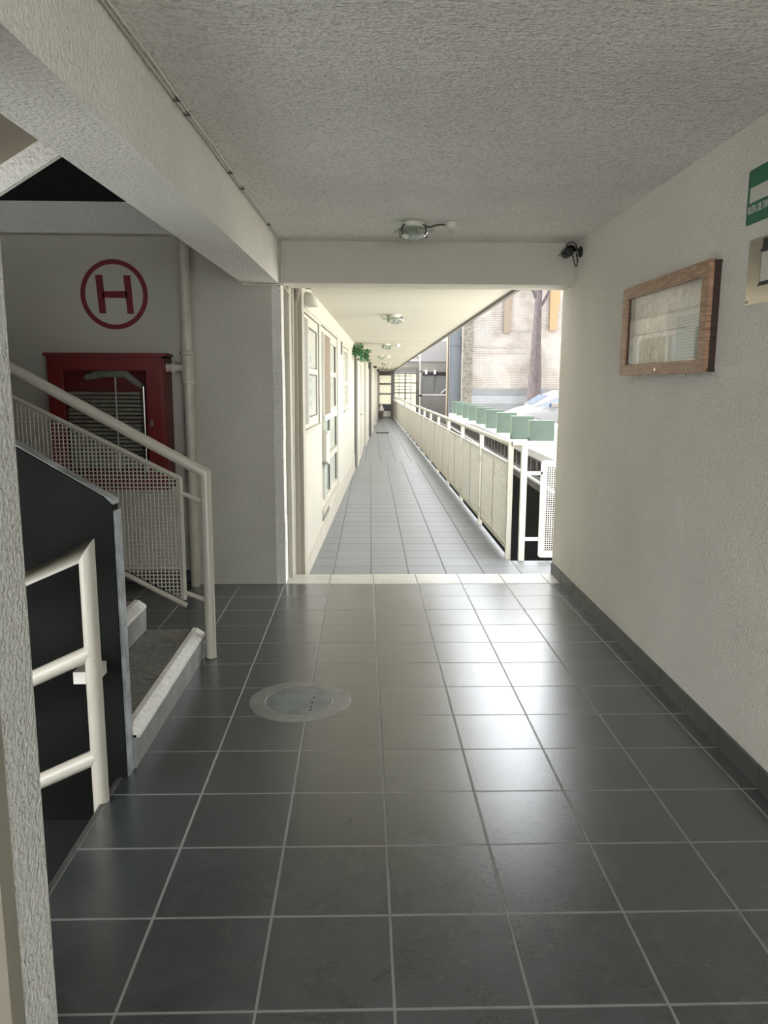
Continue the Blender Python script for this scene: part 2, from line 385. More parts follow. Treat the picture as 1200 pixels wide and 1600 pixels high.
# stair opening going down in front of the parapet
mb = MB().box(-4.0, -.90, 1.2, 2.95, -3.2, -3.0).box(-.94, -.90, 1.2, 2.78, -3.0, -.30).box(-4.0, -.94, 1.1, 1.4, -3.0, -.02)
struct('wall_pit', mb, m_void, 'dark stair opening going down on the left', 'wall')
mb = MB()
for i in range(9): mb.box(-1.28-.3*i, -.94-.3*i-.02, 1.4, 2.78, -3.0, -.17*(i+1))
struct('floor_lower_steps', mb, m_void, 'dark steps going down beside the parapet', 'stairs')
# foreground stub wall and door frame, nearest the camera
struct('wall_front_left', MB().box(-1.5, -.67, 1.35, 1.5, -.1, 2.35), m_pillar, 'textured stucco wall end in the near left corner', 'wall')
struct('trim_7', MB().box(-.735, -.667, 1.30, 1.352, 0, 2.1).box(-1.0, -.76, 1.31, 1.352, 0, 2.1), m_doorfr, 'beige door frame strip at the left edge', 'trim')
struct('wall_rear_light_block', MB().box(-1.2, -0.5, -2.3, -2.1, -.1, 2.6), m_paintd, 'unseen wall piece added behind the camera to limit rear light', 'wall')  # unseen piece, put in to hold back light from the rear
struct('wall_side_near', MB().box(-1.2, -1.0, -1.0, 1.35, 0, 2.5), m_paintd, 'near left wall', 'wall')
struct('floor_rear_added', MB().box(-8, 8, -12, -1.0, -.2, -.02), m_asph, 'unseen apron added behind the open rear end for sky fill', 'floor')  # added ground, out of view; the open rear lets sky fill the hall
# stair parapet
ptop = lambda x: 1.072 + 0.60*(-.91-x)
mb = MB().prism([(-.912, 2.785, -.20), (-.945, 2.785, -3.0), (-3.9, 2.785, -3.0), (-3.9, 2.785, ptop(-3.9)), (-.945, 2.785, ptop(-.945)), (-.915, 2.785, ptop(-.915)-.015)], (0, .072, 0))
struct('wall_parapet', mb, m_dark, 'dark grey painted stair parapet with sloping top', 'wall')
struct('trim_8', MB().box(-.925, -.905, 2.797, 2.861, 0, ptop(-.91)-.03).prism([(-.914, 2.80, ptop(-.914)-.012), (-3.9, 2.80, ptop(-3.9)-.012), (-3.9, 2.80, ptop(-3.9)+.01), (-.914, 2.80, ptop(-.914)+.004)], (0, .064, 0)),
       m_worn, 'worn pale end and cap of the stair parapet', 'trim')

# ================================================================== staircase going up to the left
st = thing('staircase', 'worn grey concrete steps with nosings whitened for a skylight glint rising left behind the dark parapet', 'stairs', (-.9, 3.5, 0))
sx, sy = .9, -3.5
for i in range(8):
    x1 = -.898 - .305*i; zt = .168*(i+1); yb = 4.12 - (.0 if i == 0 else .03)
    cx = lambda X: X+sx
    skew = lambda X: 0
    s_ = MB().box(-3.9+sx, x1+sx-.045, 2.86+sy, yb+sy, zt-.168, zt-.006).build('step', m_step, st)
    # riser face, slightly slanted
    MB().quadbox([(x1-.02+sx, 2.862+sy, zt-.168), (x1+sx, 2.862+sy, zt-.168), (x1+.012+sx, yb+sy, zt-.168), (x1-.02+sx, yb+sy, zt-.168),
                  (x1-.02+sx, 2.862+sy, zt-.03), (x1+.006+sx, 2.862+sy, zt-.03), (x1+.016+sx, yb+sy, zt-.03), (x1-.02+sx, yb+sy, zt-.03)]).build('riser', m_riser, s_)
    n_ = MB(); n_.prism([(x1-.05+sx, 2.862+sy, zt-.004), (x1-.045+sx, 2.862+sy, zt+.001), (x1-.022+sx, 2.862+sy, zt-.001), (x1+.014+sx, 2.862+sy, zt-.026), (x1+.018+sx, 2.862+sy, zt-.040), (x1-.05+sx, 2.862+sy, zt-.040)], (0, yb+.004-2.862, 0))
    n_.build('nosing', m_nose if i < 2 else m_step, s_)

# ------------------------------------------------------------------ far handrail with wire screen
def clipbars(poly, pitch, wd, th, f, mb):
    """wire grid clipped to a convex polygon given in (u, z)"""
    def span(axis, c):
        xs = []
        for i in range(len(poly)):
            a, b = poly[i], poly[(i+1) % len(poly)]
            ca, cb = a[axis], b[axis]
            if (ca-c)*(cb-c) < 0: xs.append(a[1-axis] + (b[1-axis]-a[1-axis])*(c-ca)/(cb-ca))
        return (min(xs), max(xs)) if len(xs) >= 2 else None
    for axis in (0, 1):
        lo = min(p[axis] for p in poly); hi = max(p[axis] for p in poly); c = lo + pitch*.5
        while c < hi:
            sp_ = span(axis, c)
            if sp_:
                a, b = sp_
                if axis == 0: mb.box(c-wd/2, c+wd/2, -th/2, th/2, a, b, f=f)
                else: mb.box(a, b, -th/2+.0007, th/2+.0007, c-wd/2, c+wd/2, f=f)
            c += pitch
HY = 4.105
hr = thing('stair_handrail', 'cream tube handrail with wire screen on the far side of the steps', 'handrail', (-.845, HY, 0))
def hz(x): return 1.035 + .555*(-.845-x)
L = lambda p: (p[0]+.845, p[1]-HY, p[2])
MB().tube([L((-.845, HY, 0)), L((-.845, HY, 1.03)), L((-3.6, HY, hz(-3.6)))], .029, 14).build('tube_rail', m_rail, hr, True)
MB().lathe([(.034, 0), (.034, .004)], (0, 0, 0), 20).build('base_flange', m_seal, hr)
def fr(mb, a, b, w_=.016): mb.tube([L(a), L(b)], w_, 4)
tz = lambda x: 1.000 + .5*(-.98-x); bz = lambda x: .335 + .535*(-.98-x)
f_ = MB()
f_.tube([L((-.98, HY, .335)), L((-.98, HY, 1.0)), L((-3.5, HY, tz(-3.5))), ], .014, 4)
f_.tube([L((-.968, HY, .30)), L((-3.5, HY, bz(-3.5)-.01))], .014, 4)
f_.build('screen_frame', m_rail, hr)
s_ = MB(); poly = [(-.985, .335), (-.985, 1.0), (-3.4, tz(-3.4)), (-3.4, bz(-3.4))]
clipbars(poly, .021, .0052, .004, lambda u, v, z_: (u+.845, v, z_), s_); s_.build('wire_screen', m_screen, hr)
MB().tube([L((-.98, HY, .925)), L((-.85, HY, .87))], .012, 10).build('bracket', m_rail, hr, True)
MB().tube([L((-.975, HY, .375)), L((-.85, HY, .325))], .012, 10).build('bracket', m_rail, hr, True)

# ------------------------------------------------------------------ near railing by the stair opening
RY = 2.62
rr = thing('stair_railing', 'cream tube railing with three sloping bars in front of the dark stair parapet', 'railing', (-.955, RY, 0))
L2 = lambda p: (p[0]+.955, p[1]-RY, p[2])
sl_ = .46
MB().tube([L2((-.955, RY, -.28)), L2((-.955, RY, .93)), L2((-3.2, RY, .93-sl_*2.245))], .028, 14).build('tube_rail', m_rail, rr, True)
MB().tube([L2((-.96, RY, .565)), L2((-3.2, RY, .565-sl_*2.24))], .028, 14).build('bar', m_rail, rr, True)
MB().tube([L2((-.96, RY, .175)), L2((-3.2, RY, .175-sl_*2.24))], .028, 14).build('bar', m_rail, rr, True)
MB().box(-.085, -.004, .03, .145, .435, .48).build('wall_plate', m_white, rr)

# ------------------------------------------------------------------ painted H
hx, hz_, hy = -1.805, 2.135, 5.80
mb = MB(); N = 56
for i in range(N):
    a0, a1 = 2*PI*i/N, 2*PI*(i+1)/N
    P = [(hx+r*math.cos(a), hy-.002, hz_+r*math.sin(a)*1.02) for r, a in ((.208, a0), (.242, a0), (.242, a1), (.208, a1))]
    mb.prism(P, (0, .001, 0))
for poly in ([(-.130, .137), (-.078, .137), (-.063, -.133), (-.112, -.133)], [(.072, .135), (.122, .135), (.137, -.136), (.090, -.136)], [(-.085, .022), (.095, .024), (.095, -.024), (-.085, -.022)]):
    mb.prism([(hx+a, hy-.0025, hz_+b) for a, b in poly], (0, .0015, 0))
tag(mb.build('painted_letter', m_redp), 'dark red letter H inside a circle painted on the dim back wall', 'painted sign')

# ------------------------------------------------------------------ fire hose cabinet
cy0, cy1 = 5.58, 5.80
cb = thing('fire_hose_cabinet', 'dark red glazed fire hose cabinet on the back wall below the painted letter', 'cabinet', (-1.83, cy1, .74))
C_ = lambda x0, x1, y0, y1, z0, z1, m_=None, bev=0: (m_ or MB()).box(x0+1.83, x1+1.83, y0-cy1, y1-cy1, z0-.74, z1-.74, bev=bev)
X0, X1, Z0, Z1 = -2.235, -1.415, .74, 1.69
m1 = C_(X0, X0+.015, cy0, cy1, Z0, Z1); C_(X1-.015, X1, cy0, cy1, Z0, Z1, m1); C_(X0, X1, cy0, cy1, Z0, Z0+.015, m1); C_(X0, X1, cy0, cy1, Z1-.015, Z1, m1); C_(X0, X1, cy1-.012, cy1, Z0, Z1, m1)
C_(X0-.02, X1+.015, cy0-.012, cy1, Z1, Z1+.022, m1)
m1.build('body', m_red, cb)
d_ = C_(X0+.01, X0+.115, cy0-.022, cy0, Z0+.01, Z1-.01, bev=.003); C_(X1-.125, X1-.01, cy0-.022, cy0, Z0+.01, Z1-.01, d_, .003)
C_(X0+.11, X1-.12, cy0-.022, cy0, Z1-.10, Z1-.01, d_, .003); C_(X0+.11, X1-.12, cy0-.022, cy0, Z0+.01, Z0+.11, d_, .003)
door = d_.build('door', m_red, cb)
C_(X0+.11, X1-.12, cy0-.013, cy0-.009, Z0+.1, Z1-.09).build('glass_pane', m_glass, door)
C_(X1-.10, X1-.085, cy0-.035, cy0-.02, 1.2, 1.24).build('latch', m_chrome, door)
h_ = MB()
for i in range(19):
    zz = 1.42 - i*.029
    pts = [(-.30, -.12, zz-.74), (.21, -.12, zz-.74)]
    h_.box(-.30, .22, -.15, -.10, zz-.74, zz-.74+.021, bev=.008)
h_.build('folded_hose', m_greyhose, cb)
MB().tube([(-.17, -.13, .80), (-.02, -.15, .84), (.12, -.15, .83), (.23, -.13, .74)], [.02, .035, .03, .02], 10).build('hose_nozzle', m_greyhose, cb, True)
MB().tube([(.24, -.13, .74), (.24, -.13, .05)], .014, 10).build('rack_tube', m_steel, cb, True)
MB().tube([(.05, -.16, .86), (.05, -.16, .12)], .005, 8).build('hanging_cord', m_sheet, cb)

# ------------------------------------------------------------------ riser pipe
rp = thing('riser_pipe', 'aged cream water pipe rising in the corner beside the red cabinet', 'pipe', (-1.262, 5.66, 0))
MB().tube([(0, 0, 0), (0, 0, 2.5)], .037, 18).build('pipe', m_pipe, rp, True)
MB().lathe([(.046, 1.50), (.052, 1.505), (.052, 1.525), (.044, 1.53), (.044, 1.70), (.052, 1.705), (.052, 1.725), (.046, 1.73)], (0, 0, 0), 20).build('tee_fitting', m_pipe, rp, True)
MB().tube([(-.03, 0, 1.615), (-.20, 0, 1.615)], .030, 16).lathe([(.042, -.115), (.046, -.11), (.046, -.095), (.036, -.09)], (0, 0, 1.615), 18, 'x').build('branch', m_pipe, rp, True)
struct('baseboard_back', MB().box(-4, -1.30, 5.785, 5.805, 0, .09), m_tilebase, 'dark tile baseboard of the back wall', 'baseboard')

# ================================================================== right wall things
# notice board
ya, yb_ = 3.312, 4.408; za, zb = 1.556, 2.028
nb = thing('notice_board', 'brown wooden framed glazed notice board on the right wall', 'notice board', (1.51, 3.86, 1.556))
def W(x0, x1, y0, y1, z0, z1, mb=None, bev=0, o=(1.51, 3.86, 1.556)): return (mb or MB()).box(x0-o[0], x1-o[0], y0-o[1], y1-o[1], z0-o[2], z1-o[2], bev=bev)
def wf(y): return rwx(y)
fx0, fx1 = 1.452, 1.510
m1 = W(fx0, fx0+.02, ya, ya+.075, za, zb, bev=.003); W(fx0, fx0+.02, yb_-.075, yb_, za, zb, m1, .003)
W(fx0, fx0+.02, ya+.07, yb_-.07, za, za+.058, m1, .003); W(fx0, fx0+.02, ya+.07, yb_-.07, zb-.062, zb, m1, .003)
m1.build('frame', m_wood, nb)
m1 = W(fx0+.015, fx1, ya+.004, ya+.018, za+.004, zb-.004); W(fx0+.015, fx1, yb_-.018, yb_-.004, za+.004, zb-.004, m1)
W(fx0+.015, fx1, ya, yb_, za+.004, za+.018, m1); W(fx0+.015, fx1, ya, yb_, zb-.018, zb-.004, m1)
m1.build('case_side', m_wooddk, nb)
W(fx0+.012, fx0+.045, ya+.062, ya+.075, za+.05, zb-.055).build('inner_lining', m_wooddk, nb); W(fx0+.012, fx0+.045, yb_-.080, yb_-.068, za+.05, zb-.055).build('inner_lining', m_wooddk, nb)
W(1.496, 1.506, ya+.01, yb_-.01, za+.01, zb-.01).build('backing', m_paper, nb)
W(fx0+.012, fx0+.014, ya+.06, yb_-.06, za+.05, zb-.05).build('glass_pane', m_glass, nb)
m1 = MB().lathe([(.011, 0), (.011, -.004)], (fx0-1.51, 0.0, .024), 16, 'x'); m1.box(fx0-1.51-.007, fx0-1.51-.003, -.006, .006, .021, .027); m1.build('keyhole', m_steel, nb)
for yy in (3.55, 4.16):
    MB().lathe([(.009, -.002), (.009, .002)], (fx0+.02-1.51, yy-3.86, -.008), 12, 'x').build('hook', m_chrome, nb)
# papers in the board
pp = MB().box(1.4915, 1.4945, 3.37, 3.83, 1.625, 1.86)
tag(pp.build('notice_paper', m_sheet), 'pale printed sheet behind the glass of the notice board, lower right part', 'paper')
k = NT('blue_grey_print'); k.b.inputs['Roughness'].default_value = .5
br = k.n('ShaderNodeTexBrick'); br.inputs['Scale'].default_value = 1; br.inputs['Brick Width'].default_value = .055; br.inputs['Row Height'].default_value = .014; br.inputs['Mortar Size'].default_value = .0045
sp = k.n('ShaderNodeSeparateXYZ'); k.l(k.pos(), sp.inputs[0]); cc = k.n('ShaderNodeCombineXYZ'); k.l(sp.outputs[1], cc.inputs[0]); k.l(sp.outputs[2], cc.inputs[1]); k.l(cc.outputs[0], br.inputs[0])
k.l(k.mix(br.outputs['Fac'], (0.30, 0.34, 0.33), (0.47, 0.53, 0.50)), k.b.inputs['Base Color'])
tag(MB().box(1.487, 1.4905, 3.385, 3.71, 1.63, 1.825).build('printed_table', k.m), 'small blue-grey printed sheet on the pale paper in the notice board', 'paper')

def text_mesh(s, size, mat, parent, loc, rot, ext=.0006, sx=1.0, name='lettering'):
    cu = bpy.data.curves.new('txt', 'FONT'); cu.body = s; cu.size = size; cu.extrude = ext; cu.align_x = 'LEFT'; cu.offset = size*.006; cu.space_word = 1.35
    to = bpy.data.objects.new('txt', cu); COL.objects.link(to)
    dg = bpy.context.evaluated_depsgraph_get(); me = bpy.data.meshes.new_from_object(to.evaluated_get(dg))
    bpy.data.objects.remove(to); me.materials.clear(); me.materials.append(mat)
    o = bpy.data.objects.new(name, me); COL.objects.link(o); o.parent = parent; o.location = loc; o.rotation_euler = rot; o.scale = (sx, 1, 1)
    return o
# evacuation sign (left edge far, reads towards the camera)
sg = thing('evacuation_sign', 'green evacuation route sign with white lettering, cut by the right edge of the frame', 'sign', (1.498, 3.125, 2.118))
def rbox(w_, h_, r_, th, n=6):
    pts = []
    for cx_, cz_, a0 in ((w_-r_, h_-r_, 0), (r_, h_-r_, 90), (r_, r_, 180), (w_-r_, r_, 270)):
        for i in range(n+1):
            a = math.radians(a0+90*i/n); pts.append((0, -(cx_+r_*math.cos(a)), cz_+r_*math.sin(a)))
    return MB().prism(pts, (th, 0, 0))
rbox(.32, .205, .012, .003).build('panel', m_green, sg)
m1 = MB().box(-.0012, 0, -.20, -.022, .080, .136); m1.prism([(-.0012, -.20, .055), (-.0012, -.20, .161), (-.0012, -.255, .108)], (.0012, 0, 0))
m1.build('arrow', m_sheet, sg)
text_mesh('RUTA DE EVACUACION', .040, m_sheet, sg, (-.0008, -.014, .040), (PI/2, 0, -PI/2), sx=.62)
# steel plaque
pq = thing('steel_plaque', 'polished steel plaque screwed to the right wall below the green sign', 'plaque', (1.498, 3.078, 1.812))
MB().box(0, .003, -.30, 0, 0, .245).build('plate', m_steel, pq)
for a, b in ((-.012, .012), (-.012, .232), (-.288, .012), (-.288, .232)):
    MB().lathe([(.006, 0), (.005, -.004)], (0, a, b), 12, 'x').build('screw', m_chrome, pq)
m1 = MB(); out = [(-.105, .235), (-.105, .205), (-.088, .195), (-.098, .188), (-.098, .075), (-.083, .063), (-.25, .063), (-.235, .075), (-.235, .188), (-.25, .195), (-.228, .205), (-.228, .235)]
m1.prism([(-.0010, a, b) for a, b in out], (.0012, 0, 0)); m1.build('emblem_outline', m_black, pq)
m1 = MB(); m1.box(-.0016, 0, -.232, -.103, .078, .185); m1.build('emblem_fill', m_sheet, pq)

# ================================================================== ceiling lights (thing > parts), sensors
GREY = m_chrome
def make_light(label, loc, side):
    t = thing('ceiling_light', label, 'ceiling light', loc, 'glass ceiling lights along hall and corridor')
    MB().lathe([(.070, 0), (.072, -.006), (.072, -.030), (.060, -.034)], (0, 0, 0), 28).build('base', m_white, t, True)
    m1 = MB(); pts = []
    for i in range(8):
        a = 2*PI*(i+.5)/8; r = .135 if i % 2 else .118; pts.append((r*math.cos(a), r*math.sin(a), -.050))
    m1.prism(pts, (0, 0, .005)); m1.build('glass_plate', m_greenglass, t)
    MB().lathe([(.100, -.052), (.094, -.068), (.075, -.086), (.045, -.099), (.002, -.104)], (0, 0, 0), 28, cap=False).build('glass_bowl', m_bowl, t, True)
    MB().lathe([(.018, -.034), (.022, -.045), (.030, -.060), (.020, -.082), (.002, -.088)], (0, 0, 0), 16).build('bulb', m_sheet, t, True)
    for a in (2.7, .45, -.7, -2.5):
        x_, y_ = .092*math.cos(a), .092*math.sin(a)
        MB().tube([(x_*.8, y_*.8, -.02), (x_, y_, -.03), (x_, y_, -.085)], .005, 8).build('clip', m_seal, t)
    return t
CL = lambda yy: 2.28 - .0025*(yy-6)
l0 = make_light('nearest ceiling light, glass bowl on an octagonal plate before the cross beam', (.315, 5.06, CE), 1)
lamps = [(.352, 8.85, 'second ceiling light, first one inside the corridor'), (.44, 14.83, 'third ceiling light, second one inside the corridor'),
         (.45, 20.3, 'fourth ceiling light, third one inside the corridor'), (.69, 26.1, 'fifth ceiling light, fourth one inside the corridor'), (.85, 32.3, 'farthest ceiling light at the end of the corridor ceiling')]
for x_, y_, lb in lamps: dup(l0, (x_, y_, CL(y_)), lb)
def make_sensor(label, loc):
    t = thing('motion_sensor', label, 'motion sensor', loc, 'motion sensors beside the ceiling lights')
    MB().lathe([(.044, 0), (.046, -.005), (.046, -.036), (.042, -.040)], (0, 0, 0), 24).build('housing', m_white, t, True)
    MB().lathe([(.024, -.038), (.024, -.050), (.012, -.062), (.001, -.066)], (0, 0, 0), 20).build('lens_dome', m_sheet, t, True)
    return t
s0 = make_sensor('white motion sensor wired beside the nearest ceiling light', (.557, 5.05, CE))
for (x_, y_, lb) in [(.235, 8.9, 'white motion sensor left of the first corridor light'), (.64, 14.83, 'white motion sensor right of the second corridor light'),
                     (.64, 20.3, 'white motion sensor right of the third corridor light'), (.87, 26.1, 'white motion sensor right of the fourth corridor light'), (1.03, 32.3, 'farthest white motion sensor in the corridor')]:
    dup(s0, (x_, y_, CL(y_)), lb)
tag(MB().tube([(.36, 5.06, CE-.020), (.42, 5.055, CE-.026), (.46, 5.05, CE-.014), (.52, 5.05, CE-.012)], .006, 8).build('sensor_cable', m_seal, None, True), 'short dark cable between nearest light and its sensor', 'cable')

# ------------------------------------------------------------------ security camera
sc = thing('security_camera', 'small black bullet security camera in the upper corner of the right wall', 'security camera', (1.42, 5.55, 2.41))
MB().lathe([(.028, -.06), (.030, -.055), (.030, .045), (.026, .05)], (0, 0, 0), 20, 'y').build('body', m_black, sc, True)
MB().lathe([(.014, -.066), (.020, -.064), (.022, -.058)], (0, 0, 0), 16, 'y').build('lens', m_black, sc, True)
m1 = MB()
for i in range(8):
    a0, a1 = PI*(.02+.96*i/8), PI*(.02+.96*(i+1)/8)
    m1.prism([(r*math.cos(a), -.085, r*math.sin(a)) for r, a in ((.036, a0), (.039, a0), (.039, a1), (.036, a1))], (0, .12, 0))
m1.prism([(-.036, -.085, 0), (-.062, -.085, -.016), (-.062, -.085, -.02), (-.036, -.085, -.004)], (0, .1, 0)); m1.build('sun_shield', m_black, sc)
MB().tube([(0, .02, .03), (.03, .02, .05), (.085, .02, .02)], .012, 10).build('bracket', m_black, sc, True)
MB().lathe([(.036, .088), (.036, .102)], (0, .02, .012), 18, 'x').build('wall_mount', m_black, sc)
m1 = MB(); m1.tube([(.0+.035*math.cos(a)+.03, .01, .04+.035*math.sin(a)) for a in [PI*i/8 for i in range(9)]], .004, 8); m1.build('cable_loop', m_black, sc, True); m1 = MB()
m1.tube([(.035, .0, -.01), (.045, -.01, -.05), (.055, -.01, -.085), (.068, -.01, -.088), (.073, -.01, -.06), (.068, 0, -.02), (.06, 0, .0)], .004, 8)
m1.build('cable_loop', m_black, sc, True)

# ------------------------------------------------------------------ cables along the beam
def bxt(y): return -.595 + .0300*(y-5.71)
def wob(a): return a*random.uniform(-1, 1)
ys = [ -1 + .28*i for i in range(24)]
for j, lb in enumerate(('thin pale cable along the top corner of the long beam', 'second thin cable clipped just beside it along the beam')):
    pts = [(bxt(y_)+.010+.016*j+wob(.003), y_, CE-.008-wob(.002)) for y_ in ys] + [(bxt(5.66)+.012+.01*j, 5.68, CE-.01)]
    pts += [(bxt(5.7)+.010+.008*j, 5.69, CE-.06), (-.588+.006*j, 5.695, 2.22)]
    c_ = tag(MB().tube(pts, .0045 if j == 0 else .0032, 8).build('electrical_cable', m_pipe if j == 0 else m_white, None, True), lb, 'cable')
    if j == 0:
        for q in (1.2, 2.1, 2.95, 3.1, 3.9, 4.2, 5.1):
            MB().box(bxt(q)+.002, bxt(q)+.026, q-.005, q+.005, CE-.016, CE-.001).build('cable_clip', m_seal, c_)
tag(MB().tube([(-.865, 5.695, 2.205), (-.75, 5.69, 2.196), (-.64, 5.69, 2.198), (-.58, 5.70, 2.205), (-.548, 5.72, 2.165), (-.53, 5.78, 2.13)], .007, 8).build('electrical_cable', m_white, None, True),
    'loose white cable end hanging at the left end of the cross beam', 'cable')

# ------------------------------------------------------------------ manhole ring
mh = thing('floor_cover', 'round pale cement-rimmed drain cover set in the near floor tiles', 'floor cover', (-.305, 3.51, 0))
mh.rotation_euler = (0, 0, 0)
MB().lathe([(.243, .0002), (.240, .0022), (.168, .0024), (.166, .0010), (.158, .0008)], (0, 0, 0), 64, cap=False).build('rim', m_mark, mh)
MB().lathe([(.158, .0009), (.156, .0020), (.001, .0022)], (0, 0, 0), 64).build('disc', m_mark2, mh)
for q in (-.03, -.08, -.115, .03): MB().lathe([(.006, .0022), (.006, .0034)], (.062+q*.05, q, 0), 10).build('gap', m_black, mh)

# ================================================================== CORRIDOR
def cz(y): return -.14 - .0025*(y-6)
mb = MB()
P = lambda x, y, z=0: (x, y, cz(y)+z)
mb.quadbox([P(-1.2, 5.99, -.25), P(1.95, 5.99, -.25), P(1.95, 7.09, -.25), P(-1.2, 7.09, -.25), P(-1.2, 5.99), P(1.95, 5.99), P(1.95, 7.09), P(-1.2, 7.09)])
mb.quadbox([P(-1.2, 7.09, -.25), P(1.40, 7.09, -.25), P(1.60, 41.2, -.25), P(-.2, 41.2, -.25), P(-1.2, 7.09), P(1.40, 7.09), P(1.60, 41.2), P(-.2, 41.2)])
struct('floor_corridor', mb, m_cfloor, 'grey tiled corridor floor beyond the step', 'floor')
Q = lambda x, y, z: (x, y, z-.0025*(y-6))
mb = MB().quadbox([Q(-1.2, 6.02, 2.28), Q(1.235, 6.02, 2.28), Q(1.50, 41.3, 2.28), Q(0, 41.3, 2.28), Q(-1.2, 6.02, 2.6), Q(1.235, 6.02, 2.6), Q(1.50, 41.3, 2.6), Q(0, 41.3, 2.6)])
struct('ceiling_corridor', mb, m_cceil, 'cream corridor ceiling slab', 'ceiling')
struct('trim_9', MB().quadbox([Q(1.235, 6.02, 2.26), Q(1.27, 6.02, 2.26), Q(1.535, 41.3, 2.26), Q(1.50, 41.3, 2.26), Q(1.235, 6.02, 2.62), Q(1.27, 6.02, 2.62), Q(1.535, 41.3, 2.62), Q(1.50, 41.3, 2.62)]), m_conc, 'grey edge strip of the corridor ceiling slab', 'trim')
struct('trim_10', MB().box(-.60, 1.54, 6.0, 6.06, 2.235, 2.262), m_cwall, 'cream drip edge behind the cross beam', 'trim')
# left wall, running at an angle to the hall: local frame (u along, n out of wall, z)
w0 = Vector((-.505, 6.35, 0)); wd = Vector((.221, 6.108, 0)).normalized(); wn_ = Vector((wd.y, -wd.x, 0))
def LW(n, u, z): p = w0 + wd*(u-6.35) + wn_*n; return (p.x, p.y, z - .0025*(u-6))
def lbox(mb, n0, n1, u0, u1, z0, z1, bev=0): return mb.box(n0, n1, u0, u1, z0, z1, bev=bev, f=LW)
openings = [(6.36, 7.95, 1.10, 2.10), (8.15, 10.62, .14, 2.12), (11.85, 13.15, 1.10, 2.09)]
mb = MB(); u = 6.10
for a, b, c, d in openings:
    lbox(mb, -.5, 0, u, a, -.3, 2.35); lbox(mb, -.5, 0, a, b, -.3, c); lbox(mb, -.5, 0, a, b, d, 2.35); lbox(mb, -.5, -.22, a, b, c, d); u = b
lbox(mb, -.5, 0, u, 15.2, -.3, 2.35); lbox(mb, -.5, -.06, 15.2, 15.75, -.3, 2.35); lbox(mb, -.5, -.03, 15.75, 42, -.3, 2.35)
struct('wall_corridor_left', mb, m_cwall, 'cream corridor wall with windows on the left', 'wall')
mb = MB(); mb.quadbox([LW(-.05, 6.36, -.2), LW(.022, 6.36, -.2), LW(.022, 15.2, -.2), LW(-.05, 15.2, -.2), LW(-.05, 6.36, -.02), LW(.010, 6.36, -.02), LW(.010, 15.2, .16), LW(-.05, 15.2, .16)])
struct('baseboard_corridor_left', mb, m_ccurb, 'beige kerb at the foot of the corridor wall', 'baseboard')
mb = MB()
mb.quadbox([LW(-.05, 6.1, 2.13), LW(.006, 6.1, 2.13), LW(.006, 15.0, 2.15), LW(-.05, 15.0, 2.15), LW(-.05, 6.1, 2.33), LW(.05, 6.1, 2.30), LW(.05, 15.0, 2.32), LW(-.05, 15.0, 2.33)])
struct('trim_11', mb, m_cwall, 'sloping cove between corridor wall and ceiling', 'trim')
# dark recess and beige post at the wall's start
struct('trim_12', MB().box(-.545, -.478, 6.13, 6.36, -.14, 2.3), m_ccurb, 'beige post at the start of the corridor wall', 'trim')
tag(MB().tube([(-.565, 6.10, -.12), (-.56, 6.10, 1.2), (-.553, 6.10, 2.26)], .019, 12).build('downpipe', m_pipe, None, True), 'thin beige downpipe between the jamb and the first corridor window', 'pipe')

def win_frame(name, lb, a, b, c, d, cat='window'):
    o = thing(name, lb, cat, (0, 0, 0)); return o
def ring_frame(mb, n0, n1, a, b, c, d, t, bev=.004):
    lbox(mb, n0, n1, a, a+t, c, d, bev); lbox(mb, n0, n1, b-t, b, c, d, bev); lbox(mb, n0, n1, a+t, b-t, c, c+t, bev); lbox(mb, n0, n1, a+t, b-t, d-t, d, bev)
# window 1
t = win_frame('window_1', 'first corridor window, grey panel beside two stacked panes', 0, 0, 0, 0); t['kind'] = 'structure'
m1 = MB(); ring_frame(m1, -.07, -.005, 6.37, 7.84, 1.12, 2.09, .05); m1.build('window_frame', m_rail, t)
m1 = MB(); lbox(m1, -.05, -.004, 6.42, 6.90, 1.16, 2.06); m1.build('fixed_panel', m_panegr, t)
m1 = MB(); ring_frame(m1, -.042, -.002, 6.90, 7.79, 1.15, 2.06, .055); lbox(m1, -.042, -.002, 6.95, 7.74, 1.595, 1.645); m1.build('sash', m_rail, t)
for c, d in ((1.205, 1.595), (1.645, 2.005)):
    m1 = MB(); lbox(m1, -.040, -.014, 6.955, 7.735, c, d); m1.build('pane', m_pane, t)
    m1 = MB(); lbox(m1, -.034, -.010, 7.700, 7.735, c, d); lbox(m1, -.034, -.010, 6.955, 7.735, c, c+.010); lbox(m1, -.034, -.010, 6.955, 7.735, d-.012, d); m1.build('seal', m_seal, t)
m1 = MB(); lbox(m1, -.05, .02, 6.36, 7.95, 1.085, 1.118, .004); m1.build('window_sill', m_ccurb, t)
for zz, hh in ((1.78, .03), (1.70, .06), (1.52, .035), (1.40, .06), (1.30, .05)):
    m1 = MB(); lbox(m1, -.0138, -.013, 7.02, 7.28, zz, zz+hh); m1.build('sticker', m_panegn, t)
